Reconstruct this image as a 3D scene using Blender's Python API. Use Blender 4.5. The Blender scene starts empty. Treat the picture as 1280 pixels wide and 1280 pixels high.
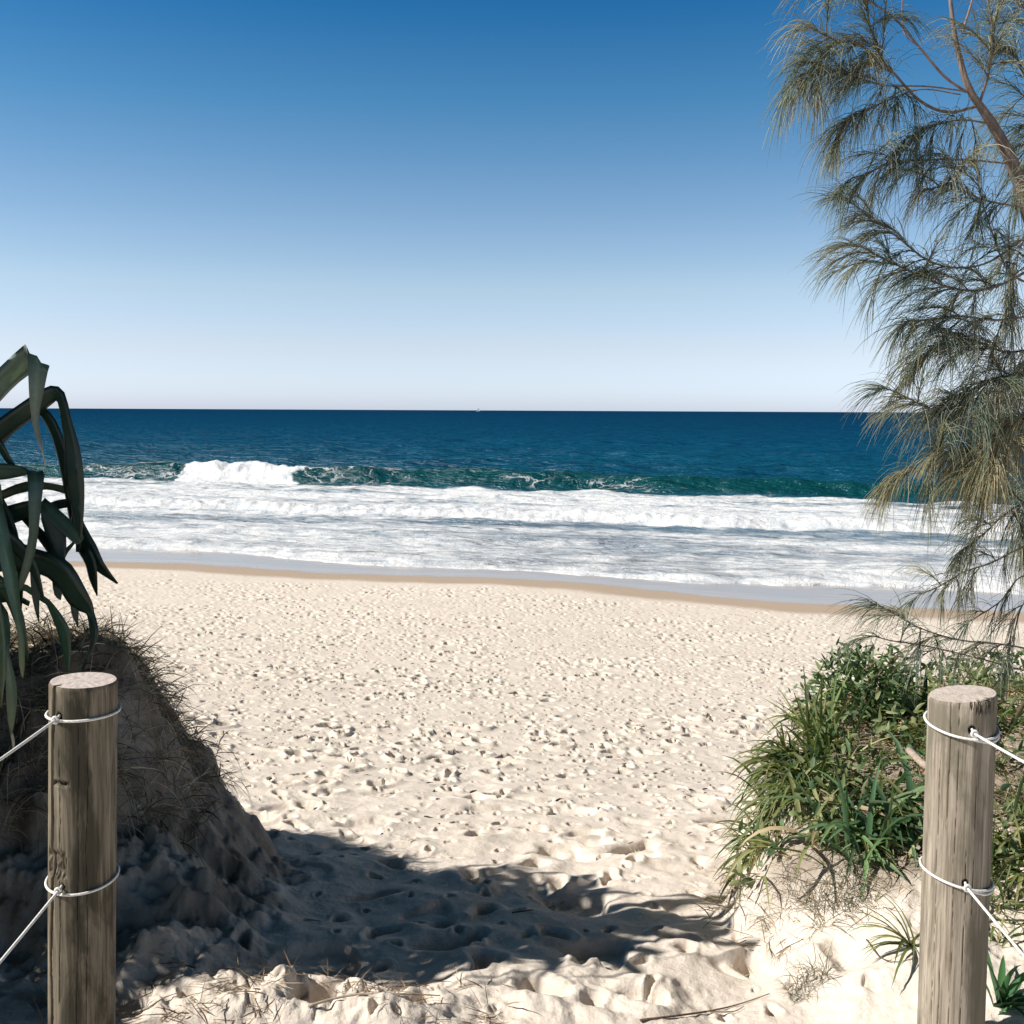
import bpy, math, random
import numpy as np
from mathutils import Vector, Matrix
random.seed(7); rng = np.random.default_rng(7)
scene = bpy.context.scene
COL = scene.collection
R = math.radians

# ------------------------------------------------------------------ camera
EYE = 4.5                                   # eye above sea level (sea z = 0)
PITCH, ROLL = R(5.67), R(0.27)
cam_d = bpy.data.cameras.new('camera'); cam = bpy.data.objects.new('camera', cam_d); COL.objects.link(cam)
cam_d.sensor_width = 36; cam_d.lens = 36; cam_d.clip_start = .05; cam_d.clip_end = 60000
CM = Matrix.Rotation(R(90) - PITCH, 3, 'X') @ Matrix.Rotation(ROLL, 3, 'Z')
cam.matrix_world = Matrix.Translation((0, 0, EYE)) @ CM.to_4x4()
scene.camera = cam

def P(px, py, d):
    """a pixel of the 1280 photograph at forward distance d -> world point"""
    v = CM @ Vector(((px - 640) / 1280, -(py - 640) / 1280, -1))
    return Vector((v.x / v.y * d, d, EYE + v.z / v.y * d))

# ------------------------------------------------------------------ light
SUN_EL, SUN_HEAD = R(41), R(261)            # heading clockwise from the view direction (+Y)
world = bpy.data.worlds.new('World'); scene.world = world; world.use_nodes = True
nt = world.node_tree; nt.nodes.clear()
sky = nt.nodes.new('ShaderNodeTexSky'); sky.sky_type = 'NISHITA'; sky.sun_disc = False
sky.sun_elevation = SUN_EL; sky.sun_rotation = SUN_HEAD; sky.altitude = 0
sky.air_density = 1.0; sky.dust_density = 0.3; sky.ozone_density = 3.0
bg = nt.nodes.new('ShaderNodeBackground'); bg.inputs[1].default_value = 0.15
wo = nt.nodes.new('ShaderNodeOutputWorld')
# sky tint by height above the horizon; zenith darkened to weaken fill light
tc = nt.nodes.new('ShaderNodeTexCoord'); sx = nt.nodes.new('ShaderNodeSeparateXYZ')
cr = nt.nodes.new('ShaderNodeValToRGB'); mx = nt.nodes.new('ShaderNodeMix'); mx.data_type = 'RGBA'; mx.blend_type = 'MULTIPLY'; mx.inputs[0].default_value = 1
nt.links.new(tc.outputs['Generated'], sx.inputs[0]); nt.links.new(sx.outputs['Z'], cr.inputs[0])
SKY_RAMP = [(0.0, (.55, .64, 1.0)), (.018, (.595, .665, .96)), (.056, (.668, .624, .737)), (.116, (.677, .642, .646)), (.189, (.483, .549, .584)), (.276, (.221, .446, .53)), (.35, (.081, .338, .488)), (.46, (.03, .09, .10)), (1.0, (.015, .038, .038))]
def set_ramp(r, stops):
    while len(r.elements) > 1: r.elements.remove(r.elements[0])
    r.elements[0].position = stops[0][0]; r.elements[0].color = (*stops[0][1], 1)
    for p, c in stops[1:]:
        e = r.elements.new(p); e.color = (*c, 1)
set_ramp(cr.color_ramp, SKY_RAMP)
nt.links.new(sky.outputs[0], mx.inputs[6]); nt.links.new(cr.outputs[0], mx.inputs[7])
nt.links.new(mx.outputs[2], bg.inputs[0]); nt.links.new(bg.outputs[0], wo.inputs[0])

sd = bpy.data.lights.new('sun', 'SUN'); sd.energy = 5.0; sd.angle = R(.53); sd.color = (1, .95, .87)
sun = bpy.data.objects.new('sun', sd); COL.objects.link(sun)
to_sun = Vector((math.sin(SUN_HEAD) * math.cos(SUN_EL), math.cos(SUN_HEAD) * math.cos(SUN_EL), math.sin(SUN_EL)))
sun.rotation_euler = to_sun.to_track_quat('Z', 'Y').to_euler()
vs = scene.view_settings; vs.view_transform = 'Standard'; vs.look = 'None'; vs.exposure = 0.5; vs.gamma = 1
try: vs.use_curve_mapping = False
except Exception: pass

# ------------------------------------------------------------------ numpy noise
def h2(ix, iy, s):
    a = (ix.astype(np.int64) * 374761393 + iy.astype(np.int64) * 668265263 + s * 1442695041) & 0xFFFFFFFF
    a = ((a ^ (a >> 13)) * 1274126177) & 0xFFFFFFFF
    a = ((a ^ (a >> 16)) * 2246822519) & 0xFFFFFFFF
    return ((a ^ (a >> 15)) & 0xFFFFFF) / float(0xFFFFFF)
def vn(x, y, s=0):
    ix = np.floor(x); iy = np.floor(y); fx = x - ix; fy = y - iy
    ux = fx * fx * fx * (fx * (fx * 6 - 15) + 10); uy = fy * fy * fy * (fy * (fy * 6 - 15) + 10)
    def g(i, j):
        an = h2(ix + i, iy + j, s) * 6.2832
        return np.cos(an) * (fx - i) + np.sin(an) * (fy - j)
    return ((g(0,0) * (1-ux) + g(1,0) * ux) * (1-uy) + (g(0,1) * (1-ux) + g(1,1) * ux) * uy) * 1.4
def fbm(x, y, s=0, o=4, gain=.5):
    r = 0; a = 1
    for k in range(o):
        r = r + a * vn(x * 2**k + 17.3*k, y * 2**k - 9.1*k, s + k); a *= gain
    return r
def ss(a, b, x):
    t = np.clip((x - a) / (b - a), 0, 1); return t * t * (3 - 2 * t)
def smin(a, b, k):
    h = np.clip(.5 + .5 * (b - a) / k, 0, 1); return b * (1 - h) + a * h - k * h * (1 - h)

# shore frame: q = metres offshore from the camera, t = metres along the shore
QX, QY = .279, .960
def qt(x, y): return x * QX + y * QY, x * QY - y * QX

# ------------------------------------------------------------------ terrain height
DD = [-60, -3, 0, 1.5, 2.0, 2.5, 3.0, 3.5, 4.5, 6, 8, 12, 18, 25, 27, 29.2, 34, 45, 60, 120, 30000]
DR = [1.2, 1.3, 1.44, 1.52, 1.56, 1.60, 1.67, 1.78, 1.98, 2.31, 2.70, 3.27, 3.93, 4.42, 4.475, 4.505, 4.7, 5.3, 6, 9, 60]
def dimples(x, y, cell, seed, depth, size, prob):
    out = np.zeros_like(x); cx = np.floor(x / cell); cy = np.floor(y / cell)
    for i in (-1, 0, 1):
        for j in (-1, 0, 1):
            a, b = cx + i, cy + j
            ox = (a + .15 + .7 * h2(a, b, seed)) * cell; oy = (b + .15 + .7 * h2(a, b, seed + 1)) * cell
            on = h2(a, b, seed + 2) < prob
            an = (h2(a, b, seed + 3) - .5) * 2.2; sz = size * (.55 + .8 * h2(a, b, seed + 4)); dp = depth * (.4 + .9 * h2(a, b, seed + 5))
            u = (x - ox) * np.cos(an) + (y - oy) * np.sin(an); v = -(x - ox) * np.sin(an) + (y - oy) * np.cos(an)
            d = np.sqrt((u / (sz * .62)) ** 2 + (v / sz) ** 2)
            d = d * (1 + .25 * h2(a, b, seed + 6) * np.sin(3 * np.arctan2(v, u) + 6 * h2(a, b, seed + 7)))
            out += on * dp * (-(1 - ss(.72, 1.04, d)) + .22 * np.exp(-((d - 1.5) / .45) ** 2))
    return out
def left_bank(x, y):
    w = .10 * fbm(x * 1.6, y * 1.6, 41, 3) + .05 * fbm(x * 5, y * 5, 44, 3)
    sxx = (-.76 - .06 * np.sin(y * 2.1) - .95 * np.clip(y - 4.05, 0, 9) - x) * 1.0 + w
    syy = (y - 2.62 - .35 * np.clip(x + 1.4, 0, 1)) / 1.6 + w
    sb = (5.1 - y) * .9 + w
    return smin(smin(sxx, syy, .18), sb, .25)
def right_bank(x, y):
    w = .07 * fbm(x * 2, y * 2, 51, 3) + .03 * fbm(x * 7, y * 7, 54, 3)
    e = np.interp(y, [2, 2.6, 3.2, 3.6, 4.0, 4.5, 5.2, 6.2], [.75, .72, .73, .80, .96, 1.24, 1.65, 2.3])
    return x - e + w
def ground(x, y, fine=True):
    x = np.asarray(x, float); y = np.asarray(y, float)
    q, t = qt(x, y)
    m = ss(3, 9, y); u = y * (1 - m) + q / .96 * m
    u = u + ss(14, 20, u) * (.55 * np.sin(t * .22 + .6) + .35 * np.sin(t * .55 + 2)) * (1 - ss(32, 50, u))
    z = EYE - np.interp(u, DD, DR)
    dry = 1 - ss(22.5, 25.2, u)
    # left bank
    s = left_bank(x, y)
    prof = np.interp(s, [-.35, 0, .12, .26, .36, .44, .56, .72, .95, 1.5, 3, 12], [0, .04, .10, .24, .32, .50, .70, .90, 1.0, 1.06, 1.2, 1.6])
    lb = ss(-.3, .7, s)
    z = z + prof
    # right bank
    r = right_bank(x, y)
    H = np.interp(y, [-2, 1.5, 2.3, 2.7, 3.0, 3.5, 4.2, 5.0, 5.6, 6.4], [.1, .1, .12, .2, .30, .46, .64, .62, .35, 0])
    wd = np.interp(y, [2.3, 3.0, 3.4, 3.8], [.6, .42, .26, .18])
    rb = ss(-.1, 1, r / wd) * (1 - ss(5.2, 6.4, y))
    z = z + H * rb + .22 * ss(1.0, 3.5, x) * ss(2, 3.5, y) * (1 - ss(5, 6.4, y))
    if fine:
        bare = (1 - lb) * (1 - .8 * rb)
        # trodden sand
        fade = dry * bare
        near = 1 - ss(4.5, 7, y)
        z = z + fade * (.009 + .013 * near) * fbm(x * 2.6, y * 2.6, 3, 3, .45)
        z = z + fade * (.005 * (1 - .5 * ss(9, 20, u))) * fbm(x * 9, y * 9, 8, 3, .5)
        wob = .04 * vn(x * 6, y * 6, 77); wob2 = .04 * vn(x * 6, y * 6, 78)
        dens = .15 + .95 * ss(-.45, .3, fbm(x * .45, y * .45, 66, 2))
        z = z + fade * dens * dimples(x + wob, y + wob2, .31, 11, .115 - .03 * ss(8, 18, u), .075, .78) * (1 - .55 * near)
        z = z + fade * dimples(x + wob2, y + wob, .15, 31, .055, .028, .55) * (1 - ss(12, 24, u) * .3) * (1 - .5 * near)
        z = z + near * bare * ss(2.4, 3, y) * dimples(x + 1.5 * wob, y + 1.5 * wob2, .46, 91, .032, .16, .85)
        # bank faces: fluted, slumped, crusty
        face = ss(-.1, .15, s) * (1 - ss(.7, 1.1, s))
        z = z + face * (.08 * fbm(x * 2.5, y * 2.5, 21, 4) + .026 * fbm(x * 9, y * 9, 23, 4, .6) - .012 * np.abs(fbm(x * 6, y * 2.5, 25, 3)) - .03 * ss(.25, .6, fbm(x * 4, y * 4, 29, 2)))
        z = z + ss(.7, 1.1, s) * .03 * fbm(x * 4, y * 4, 27, 4)
        z = z + rb * (.018 * fbm(x * 5, y * 5, 61, 4) + .006 * fbm(x * 24, y * 24, 62, 3))
        # crumbly crust in front on the left
        c = np.exp(-(((x + .55) / .40) ** 4)) * np.exp(-(((y - 2.585 + .06 * (x + .5)) / .13) ** 4))
        z = z + c * (.062 + .045 * fbm(x * 4.5, y * 4.5, 71, 3) + .020 * (.5 - np.abs(fbm(x * 10, y * 14, 73, 3))) - .016 * ss(.1, .3, fbm(x * 11, y * 13, 75, 2)) + .008 * fbm(x * 22, y * 26, 74, 4, .6))
        c2 = np.exp(-(((x - .2) / .42) ** 4)) * np.exp(-(((y - 2.68) / .15) ** 4))
        z = z + c2 * (.015 + .03 * fbm(x * 4, y * 4, 81, 3) - .02 * np.abs(fbm(x * 9, y * 9, 83, 3)))
    return z
def gz(x, y): return float(ground(np.array([x]), np.array([y]))[0])

# ------------------------------------------------------------------ object helpers
def tag(o, label=None, cat=None, group=None, kind=None):
    if label: o['label'] = label
    if cat: o['category'] = cat
    if group: o['group'] = group
    if kind: o['kind'] = kind
    return o
def link(name, me, mat=None, parent=None, smooth=True):
    o = bpy.data.objects.new(name, me); COL.objects.link(o)
    for m in (mat if isinstance(mat, (list, tuple)) else [mat]):
        if m: me.materials.append(m)
    if smooth: me.polygons.foreach_set('use_smooth', np.ones(len(me.polygons), bool))
    if parent:
        o.parent = parent; o.matrix_parent_inverse = Matrix.Translation(-parent.location)
    return o
def mesh_np(name, V, F, attrs=None):
    """V (n,3), F (m,k) k = 3 or 4"""
    V = np.asarray(V, np.float32); F = np.asarray(F, np.int32)
    me = bpy.data.meshes.new(name); me.vertices.add(len(V)); me.vertices.foreach_set('co', V.ravel())
    k = F.shape[1]; me.loops.add(F.size); me.loops.foreach_set('vertex_index', F.ravel())
    me.polygons.add(len(F)); me.polygons.foreach_set('loop_start', np.arange(0, F.size, k, dtype=np.int32))
    me.update(calc_edges=True)
    for n, a in (attrs or {}).items():
        a = np.asarray(a, np.float32)
        if a.ndim == 1:
            at = me.attributes.new(n, 'FLOAT', 'POINT'); at.data.foreach_set('value', a)
        else:
            at = me.attributes.new(n, 'FLOAT_COLOR', 'POINT')
            at.data.foreach_set('color', np.concatenate([a, np.ones((len(a), 1), np.float32)], 1).ravel())
    return me
def empty(name, loc):
    o = bpy.data.objects.new(name, None); COL.objects.link(o); o.location = loc; o.empty_display_size = .1
    return o
def polar(rs, th, close):
    nr, nt_ = len(rs), len(th)
    X = rs[:, None] * np.sin(th)[None]; Y = rs[:, None] * np.cos(th)[None]
    i = np.arange(nr - 1)[:, None]; j = np.arange(nt_ if close else nt_ - 1)[None]
    j2 = (j + 1) % nt_
    F = np.stack([i * nt_ + j, i * nt_ + j2, (i + 1) * nt_ + j2, (i + 1) * nt_ + j], -1).reshape(-1, 4)
    return X.ravel(), Y.ravel(), F[:, ::-1]
def geo(a, b, ratio): return a * ratio ** np.arange(0, math.ceil(math.log(b / a) / math.log(ratio)))

# ------------------------------------------------------------------ material helpers
class M:
    def __init__(s, name):
        s.m = bpy.data.materials.new(name); s.m.use_nodes = True; s.t = s.m.node_tree; s.t.nodes.clear()
        s.out = s.t.nodes.new('ShaderNodeOutputMaterial')
    def n(s, typ, ins=None, **kw):
        nd = s.t.nodes.new('ShaderNode' + typ)
        for k, v in kw.items(): setattr(nd, k, v)
        for k, v in (ins or {}).items():
            if hasattr(v, 'links') or isinstance(v, bpy.types.NodeSocket): s.t.links.new(v, nd.inputs[k])
            else: nd.inputs[k].default_value = v
        return nd
    def math(s, op, a, b=0.0, c=None, clamp=False):
        ins = {0: a, 1: b}
        if c is not None: ins[2] = c
        return s.n('Math', ins, operation=op, use_clamp=clamp).outputs[0]
    def noise(s, vec, scale, detail=4, rough=.55, dist=0.0):
        return s.n('TexNoise', {'Vector': vec, 'Scale': scale, 'Detail': detail, 'Roughness': rough, 'Distortion': dist}).outputs[0]
    def ramp(s, fac, stops):
        nd = s.n('ValToRGB', {0: fac}); set_ramp(nd.color_ramp, stops); return nd.outputs[0]
    def mr(s, v, a, b, c=0.0, d=1.0, smooth=True):
        return s.n('MapRange', {0: v, 1: a, 2: b, 3: c, 4: d}, interpolation_type='SMOOTHSTEP' if smooth else 'LINEAR').outputs[0]
    def mix(s, f, a, b, mode='MIX'):
        nd = s.n('Mix', data_type='RGBA', blend_type=mode)
        for k, v in ((0, f), (6, a), (7, b)):
            if isinstance(v, bpy.types.NodeSocket): s.t.links.new(v, nd.inputs[k])
            else: nd.inputs[k].default_value = v if k == 0 else ((*v, 1) if len(v) == 3 else v)
        return nd.outputs[2]
    def pos(s): return s.n('TexCoord').outputs['Object']
    def scale(s, v, sc): return s.n('Mapping', {0: v, 3: sc}).outputs[0]
    def bsdf(s, **kw):
        b = s.n('BsdfPrincipled')
        for k, v in kw.items():
            k = k.replace('_', ' ')
            if isinstance(v, bpy.types.NodeSocket): s.t.links.new(v, b.inputs[k])
            else: b.inputs[k].default_value = (*v, 1) if isinstance(v, tuple) else v
        return b
    def bump(s, h, strength, dist, nrm=None):
        ins = {'Height': h, 'Strength': strength, 'Distance': dist}
        if nrm is not None: ins['Normal'] = nrm
        return s.n('Bump', ins).outputs[0]
    def done(s, sh):
        s.t.links.new(sh.outputs[0] if hasattr(sh, 'outputs') else sh, s.out.inputs[0]); return s.m
def ISSOCK(v): return isinstance(v, bpy.types.NodeSocket)
_oh = M.n
def _n(s, typ, ins=None, **kw):
    nd = s.t.nodes.new('ShaderNode' + typ)
    for k, v in kw.items(): setattr(nd, k, v)
    for k, v in (ins or {}).items():
        if ISSOCK(v): s.t.links.new(v, nd.inputs[k])
        else: nd.inputs[k].default_value = v
    return nd
M.n = _n

# sand -----------------------------------------------------------------
m = M('sand'); p = m.pos()
q = m.n('VectorMath', {0: p, 1: (QX, QY, 0)}, operation='DOT_PRODUCT').outputs['Value']
t_ = m.n('VectorMath', {0: p, 1: (QY, -QX, 0)}, operation='DOT_PRODUCT').outputs['Value']
n1 = m.noise(p, 1.1, 5, .6); n2 = m.noise(p, 38, 3, .7); n3 = m.noise(p, 420, 2, .8)
c = m.ramp(n1, [(.3, (.635, .56, .485)), (.7, (.70, .625, .55))])
c = m.mix(m.mr(n2, .35, .7), c, (.60, .52, .445))
c = m.mix(m.mr(n3, .62, .75, 0, .35), c, (.30, .23, .17))
soil_shade = m.n('Attribute', attribute_name='soil_shade').outputs['Fac']
c = m.mix(soil_shade, c, m.ramp(m.noise(p, 14, 6, .7), [(.3, (.10, .075, .055)), (.7, (.27, .215, .165))]))  # brown humus under the plants, painted shade on the left bank face
wn = m.noise(m.scale(p, (1, 1, 1)), .35, 2, .5)
att = m.n('Attribute', attribute_name='shore').outputs['Fac']     # the profile's own depth coordinate
wet1 = m.mr(m.math('ADD', att, m.math('ADD', m.math('MULTIPLY', wn, 1.6), m.math('MULTIPLY', m.noise(p, 2.2, 4, .6), .5))), 25.2, 26.2)
c = m.mix(m.math('MULTIPLY', wet1, .85), c, (.36, .265, .185))
film = m.mr(m.math('ADD', att, m.math('ADD', m.math('MULTIPLY', wn, .7), m.math('MULTIPLY', m.noise(p, 1.5, 4, .6), .45))), 26.55, 26.95)
c = m.mix(m.math('MULTIPLY', film, .8), c, (.37, .32, .285))
sw = m.noise(m.scale(m.n('CombineXYZ', {0: t_, 1: q, 2: 0.0}).outputs[0], (.5, 2.6, 1)), 1, 5, .65, .6)
c = m.mix(m.math('MULTIPLY', film, m.mr(sw, .52, .68, 0, .55)), c, (.50, .48, .48))
rough = m.math('SUBTRACT', m.math('ADD', .95, m.math('MULTIPLY', film, m.mr(sw, .35, .65, -.10, .16))), m.math('ADD', m.math('MULTIPLY', wet1, .35), m.math('MULTIPLY', film, .50)))
h = m.math('ADD', m.math('MULTIPLY', m.noise(p, 60, 4, .65), .006), m.math('MULTIPLY', n3, .0012))
bs = m.math('SUBTRACT', 1.0, film)
nr = m.bump(h, m.math('MULTIPLY', bs, .9), 1.0)
SAND = m.done(m.bsdf(Base_Color=c, Roughness=rough, Normal=nr, Specular_IOR_Level=m.math('ADD', .15, m.math('MULTIPLY', film, .45))))

# water ----------------------------------------------------------------
m = M('sea_water'); p = m.pos()
q = m.n('VectorMath', {0: p, 1: (QX, QY, 0)}, operation='DOT_PRODUCT').outputs['Value']
t_ = m.n('VectorMath', {0: p, 1: (QY, -QX, 0)}, operation='DOT_PRODUCT').outputs['Value']
tv = m.n('CombineXYZ', {0: t_, 1: q, 2: 0.0}).outputs[0]
F = m.n('Attribute', attribute_name='foam').outputs['Fac']; W = m.n('Attribute', attribute_name='web').outputs['Fac']
G = m.n('Attribute', attribute_name='face').outputs['Fac']
lq = m.math('LOGARITHM', m.math('MAXIMUM', q, 1.0), 10.0)
base = m.ramp(m.math('DIVIDE', lq, 4.0), [(.36, (.42, .44, .47)), (.385, (.31, .36, .42)), (.405, (.17, .26, .34)), (.435, (.02, .10, .16)), (.46, (.004, .070, .125)), (.52, (.003, .062, .13)), (.62, (.0015, .042, .105)), (.8, (.001, .024, .072))])
big = m.noise(m.scale(tv, (.02, .09, 1)), 1, 4, .6)
base = m.mix(m.mr(big, .35, .65, 0, .4), base, (.004, .045, .10))
st = m.noise(m.scale(tv, (.16, .9, 1)), 1, 6, .68, .3)
base = m.mix(m.mr(st, .50, .66, 0, .5), base, (.006, .090, .155))
base = m.mix(m.mr(st, .48, .36, 0, .45), base, (.0012, .026, .062))
base = m.mix(G, base, (.0015, .048, .056))
# foam pattern
w1 = m.noise(m.scale(tv, (.75, 2.0, 1)), 1, 8, .66, .5); w2 = m.noise(m.scale(tv, (.10, .5, 1)), 1, 4, .55, .4)
nn = m.math('ADD', m.math('MULTIPLY', w1, .65), m.math('MULTIPLY', w2, .35))
f1 = m.mr(m.math('ADD', nn, F), .92, 1.20)
wv = m.n('VectorMath', {0: m.scale(tv, (.9, 1.5, 1)), 1: m.n('VectorMath', {0: m.n('TexNoise', {'Vector': tv, 'Scale': .7, 'Detail': 6.0, 'Roughness': .65}).outputs[1], 3: 3.2}, operation='SCALE').outputs[0]}, operation='ADD').outputs[0]
vo = m.n('TexVoronoi', {'Vector': wv, 'Scale': .75}, feature='DISTANCE_TO_EDGE').outputs[0]
f2 = m.math('MULTIPLY', m.math('SUBTRACT', 1.0, m.mr(vo, .01, .09)), m.mr(m.math('ADD', W, m.math('MULTIPLY', m.noise(m.scale(tv, (.28, .8, 1)), 1, 4, .6), 1.0)), .88, 1.12))
foam = m.math('MAXIMUM', f1, f2)
foamc = m.mix(m.mr(w1, .32, .62), (.52, .56, .61), (.71, .71, .72))
# ripples
dist = m.mr(q, 60, 900, 1, 0, False)
b1 = m.noise(m.scale(tv, (.5, 1.5, 1)), 1.0, 5, .62, .2); b2 = m.noise(m.scale(tv, (1, 2.2, 1)), 3.5, 3, .6); b3 = m.noise(m.scale(tv, (.03, .22, 1)), 1.0, 6, .7)
hb = m.math('ADD', m.math('ADD', m.math('MULTIPLY', b1, .55), m.math('MULTIPLY', b2, .06)), m.math('MULTIPLY', b3, 1.6))
hb = m.math('ADD', hb, m.math('MULTIPLY', foam, .05))
nr = m.bump(hb, 1.0, 1.0)
fb = m.bump(m.math('ADD', m.noise(tv, 3, 6, .7), 0), .6, .25)
wat = m.n('MixShader', {0: m.mr(q, 28, 120, .04, .010, False), 1: m.n('BsdfDiffuse', {'Color': base, 'Normal': nr}).outputs[0], 2: m.n('BsdfGlossy', {'Roughness': .22, 'Normal': nr}).outputs[0]})
fo = m.bsdf(Base_Color=foamc, Roughness=.9, Specular_IOR_Level=.2, Normal=fb)
WATER = m.done(m.n('MixShader', {0: foam, 1: wat.outputs[0], 2: fo.outputs[0]}))

# plants: the tint of every blade is its own colour
def leafmat(name, rough=.5, trans=.3, spec=.4, tcol=(1.2, 1.35, .6), noise=False):
    m = M(name); a = m.n('Attribute', attribute_name='tint').outputs['Color']
    if noise:
        nz = m.noise(m.scale(m.pos(), (1, 1, 1)), 60, 3, .6); a = m.mix(m.mr(nz, .3, .7, 0, .35), a, m.mix(1.0, a, (.5, .5, .45), 'MULTIPLY'))
    b = m.bsdf(Base_Color=a, Roughness=rough, Specular_IOR_Level=spec)
    tr = m.n('BsdfTranslucent', {0: m.mix(1.0, a, tcol, 'MULTIPLY')})
    return m.done(m.n('MixShader', {0: trans, 1: b.outputs[0], 2: tr.outputs[0]}))
GRASS = leafmat('grass_blades', .55, .3)
DRY = leafmat('dry_grass', .8, .15, .15, (1, 1, .9))
NEEDLE = leafmat('she_oak_needles', .6, .2, .3, (1.1, 1.15, .8))
PAND = leafmat('pandanus_leaf', .38, .12, .5, (1.3, 1.5, .5), True)
def bark(name, a, b, sc=(40, 40, 8)):
    m = M(name); p = m.pos(); n = m.noise(m.scale(p, sc), 1, 5, .65)
    c = m.ramp(n, [(.3, a), (.7, b)])
    return m.done(m.bsdf(Base_Color=c, Roughness=.85, Specular_IOR_Level=.2, Normal=m.bump(n, .5, .01)))
BARK = bark('she_oak_bark', (.09, .07, .06), (.27, .21, .18))
BARKP = bark('pink_twig_bark', (.17, .11, .10), (.36, .26, .23))
TWIG = bark('dead_twig', (.08, .05, .035), (.22, .15, .11), (60, 60, 60))
PALE = bark('pale_stick', (.26, .20, .155), (.46, .38, .31), (60, 60, 30))
PTRUNK = bark('pandanus_trunk', (.10, .085, .07), (.26, .22, .18), (12, 12, 40))

# ------------------------------------------------------------------ ground sheet
D2 = R(1)
th = np.concatenate([np.arange(-32, 32, .085), np.arange(32, 60, 1.0), np.arange(60, 300, 4), np.arange(300, 328, 1.0)]) * D2
rs = np.concatenate([geo(.5, 1.9, 1.02), geo(1.9, 32, 1.0033), geo(32, 90, 1.02), geo(90, 420, 1.08)])
X, Y, Fc = polar(rs, th, True)
Z = ground(X, Y)
sL = left_bank(X, Y); sR = right_bank(X, Y)
soil_shade = ss(.28, .60, sL + .14 * fbm(X * 4, Y * 4, 5, 3)) * .9
soil_shade = np.maximum(soil_shade, .72 * ss(.05, .4, sR + .15 * fbm(X * 3, Y * 3, 6, 3)) * ss(2.75, 3.25, Y + .3 * fbm(X * 3, Y * 3, 9, 3)) * (1 - ss(5.6, 6.4, Y)))
soil_shade = np.maximum(soil_shade, ss(-.10, .14, sL + .1 * fbm(X * 3, Y * 3, 14, 3)) * (.72 + .35 * fbm(X * 4, Y * 4, 15, 4)))  # left bank face darkened in colour to stand in for deep shade
q_, t__ = qt(X, Y); mm = ss(3, 9, Y); u_ = Y * (1 - mm) + q_ / .96 * mm
u_ = u_ + ss(14, 20, u_) * (.55 * np.sin(t__ * .22 + .6) + .35 * np.sin(t__ * .55 + 2)) * (1 - ss(32, 50, u_))
n0 = len(X)
V = np.concatenate([np.stack([X, Y, Z], 1), [[0, 0, EYE - 1.42]]])
me = mesh_np('ground', V, Fc, {'soil_shade': np.append(np.clip(soil_shade, 0, 1), 0), 'shore': np.append(u_, 0)})
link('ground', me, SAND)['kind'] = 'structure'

# ------------------------------------------------------------------ sea sheet
th = np.concatenate([np.arange(-100, -32, 1.5), np.arange(-32, 32, .09), np.arange(32, 101, 1.5)]) * D2
rs = np.concatenate([geo(20, 95, 1.0034), geo(95, 420, 1.0065), geo(420, 26000, 1.035)])
X, Y, Fc = polar(rs, th, False)
q_, t_ = qt(X, Y)
wob = .9 * fbm(t_ * .12, q_ * .03, 101, 3)
edge = 27.75 + .55 * np.sin(t_ * .23 + .4) + .3 * np.sin(t_ * .61) + .22 * fbm(t_ * .9, q_ * 0, 103, 3)     # foam edge of the swash
edge = edge - .45 * ss(-12, 0, t_)
qb = 57.2 + .7 * np.sin(t_ * .07 + 1) + wob
qo = 39.8 + 1.0 * np.sin(t_ * .05 + 2.2) + .9 * fbm(t_ * .1, t_ * 0, 111, 3)
def wave(d, wf, wbk): return np.where(d < 0, np.exp(-(d / wf) ** 2), np.exp(-(d / wbk) ** 2))
breaking = ss(-38.6, -37.2, t_ + .6 * fbm(t_ * .6, q_, 5)) * (1 - ss(-30.2, -28.8, t_ + .8 * fbm(t_ * .5, q_ * .5, 6)))
Ab = np.interp(t_, [-80, -50, -40, -26, -12, 0, 12, 80], [.5, .75, 1.0, 1.0, .9, .75, .6, .4]) * (1 + .12 * fbm(t_ * .25, t_ * 0, 131, 2))
Z = Ab * wave(q_ - qb, 1.1, 4.5)
Z += breaking * wave(q_ - qb + .5, 1.1, 1.2) * (.14 + .22 * fbm(t_ * 1.1, q_ * 1.1, 141, 4))
Ao = .30 + .10 * fbm(t_ * .3, t_ * 0, 151, 2)
Z += Ao * wave(q_ - qo, .7, 3.4) + .10 * wave(q_ - qo, .9, 1.5) * fbm(t_ * 1.5, q_ * 1.5, 152, 3)
Z += .16 * wave(q_ - edge - 1.0, .8, 2) + .18 * wave(q_ - 33.5 - wob, .8, 2.5)
Z += .55 * wave(q_ - 76 - 3 * wob, 3.5, 5) + .5 * wave(q_ - 103 - 5 * wob, 4, 6) + .4 * wave(q_ - 140 - 8 * wob, 5, 8)
far = ss(20, 70, q_)
Z += (.05 + .13 * far) * fbm(t_ * .22, q_ * .6, 161, 5, .55) * (1 - ss(500, 3000, q_))
Z += .03 * fbm(t_ * 1.2, q_ * 2.0, 165, 3) * (1 - ss(60, 150, q_))
Z = Z * ss(0, 1.5, q_ - edge + .3) + .03 - .6 * ss(0, .4, edge - q_)
foam = np.interp(q_ - edge, [-1, 0, .5, 2.2, 4.5, 8, 9.5], [.80, .78, .67, .59, .57, .52, .56])
d = q_ - qo
mid = np.interp(q_, [38, 42, 46, 53], [.56, .68, .66, .64])
foam = np.where(d > -1.0, mid, foam)
foam = foam + .14 * fbm(t_ * .07, q_ * .30, 171, 4)
foam = np.maximum(foam, (.84 + .22 * fbm(t_ * .5, q_ * 1.2, 174, 3)) * ss(-1.3, -.7, d) * (1 - ss(.8, 2.4, d + .7 * fbm(t_ * .35, q_ * .4, 172, 3))))
db = q_ - qb
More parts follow.
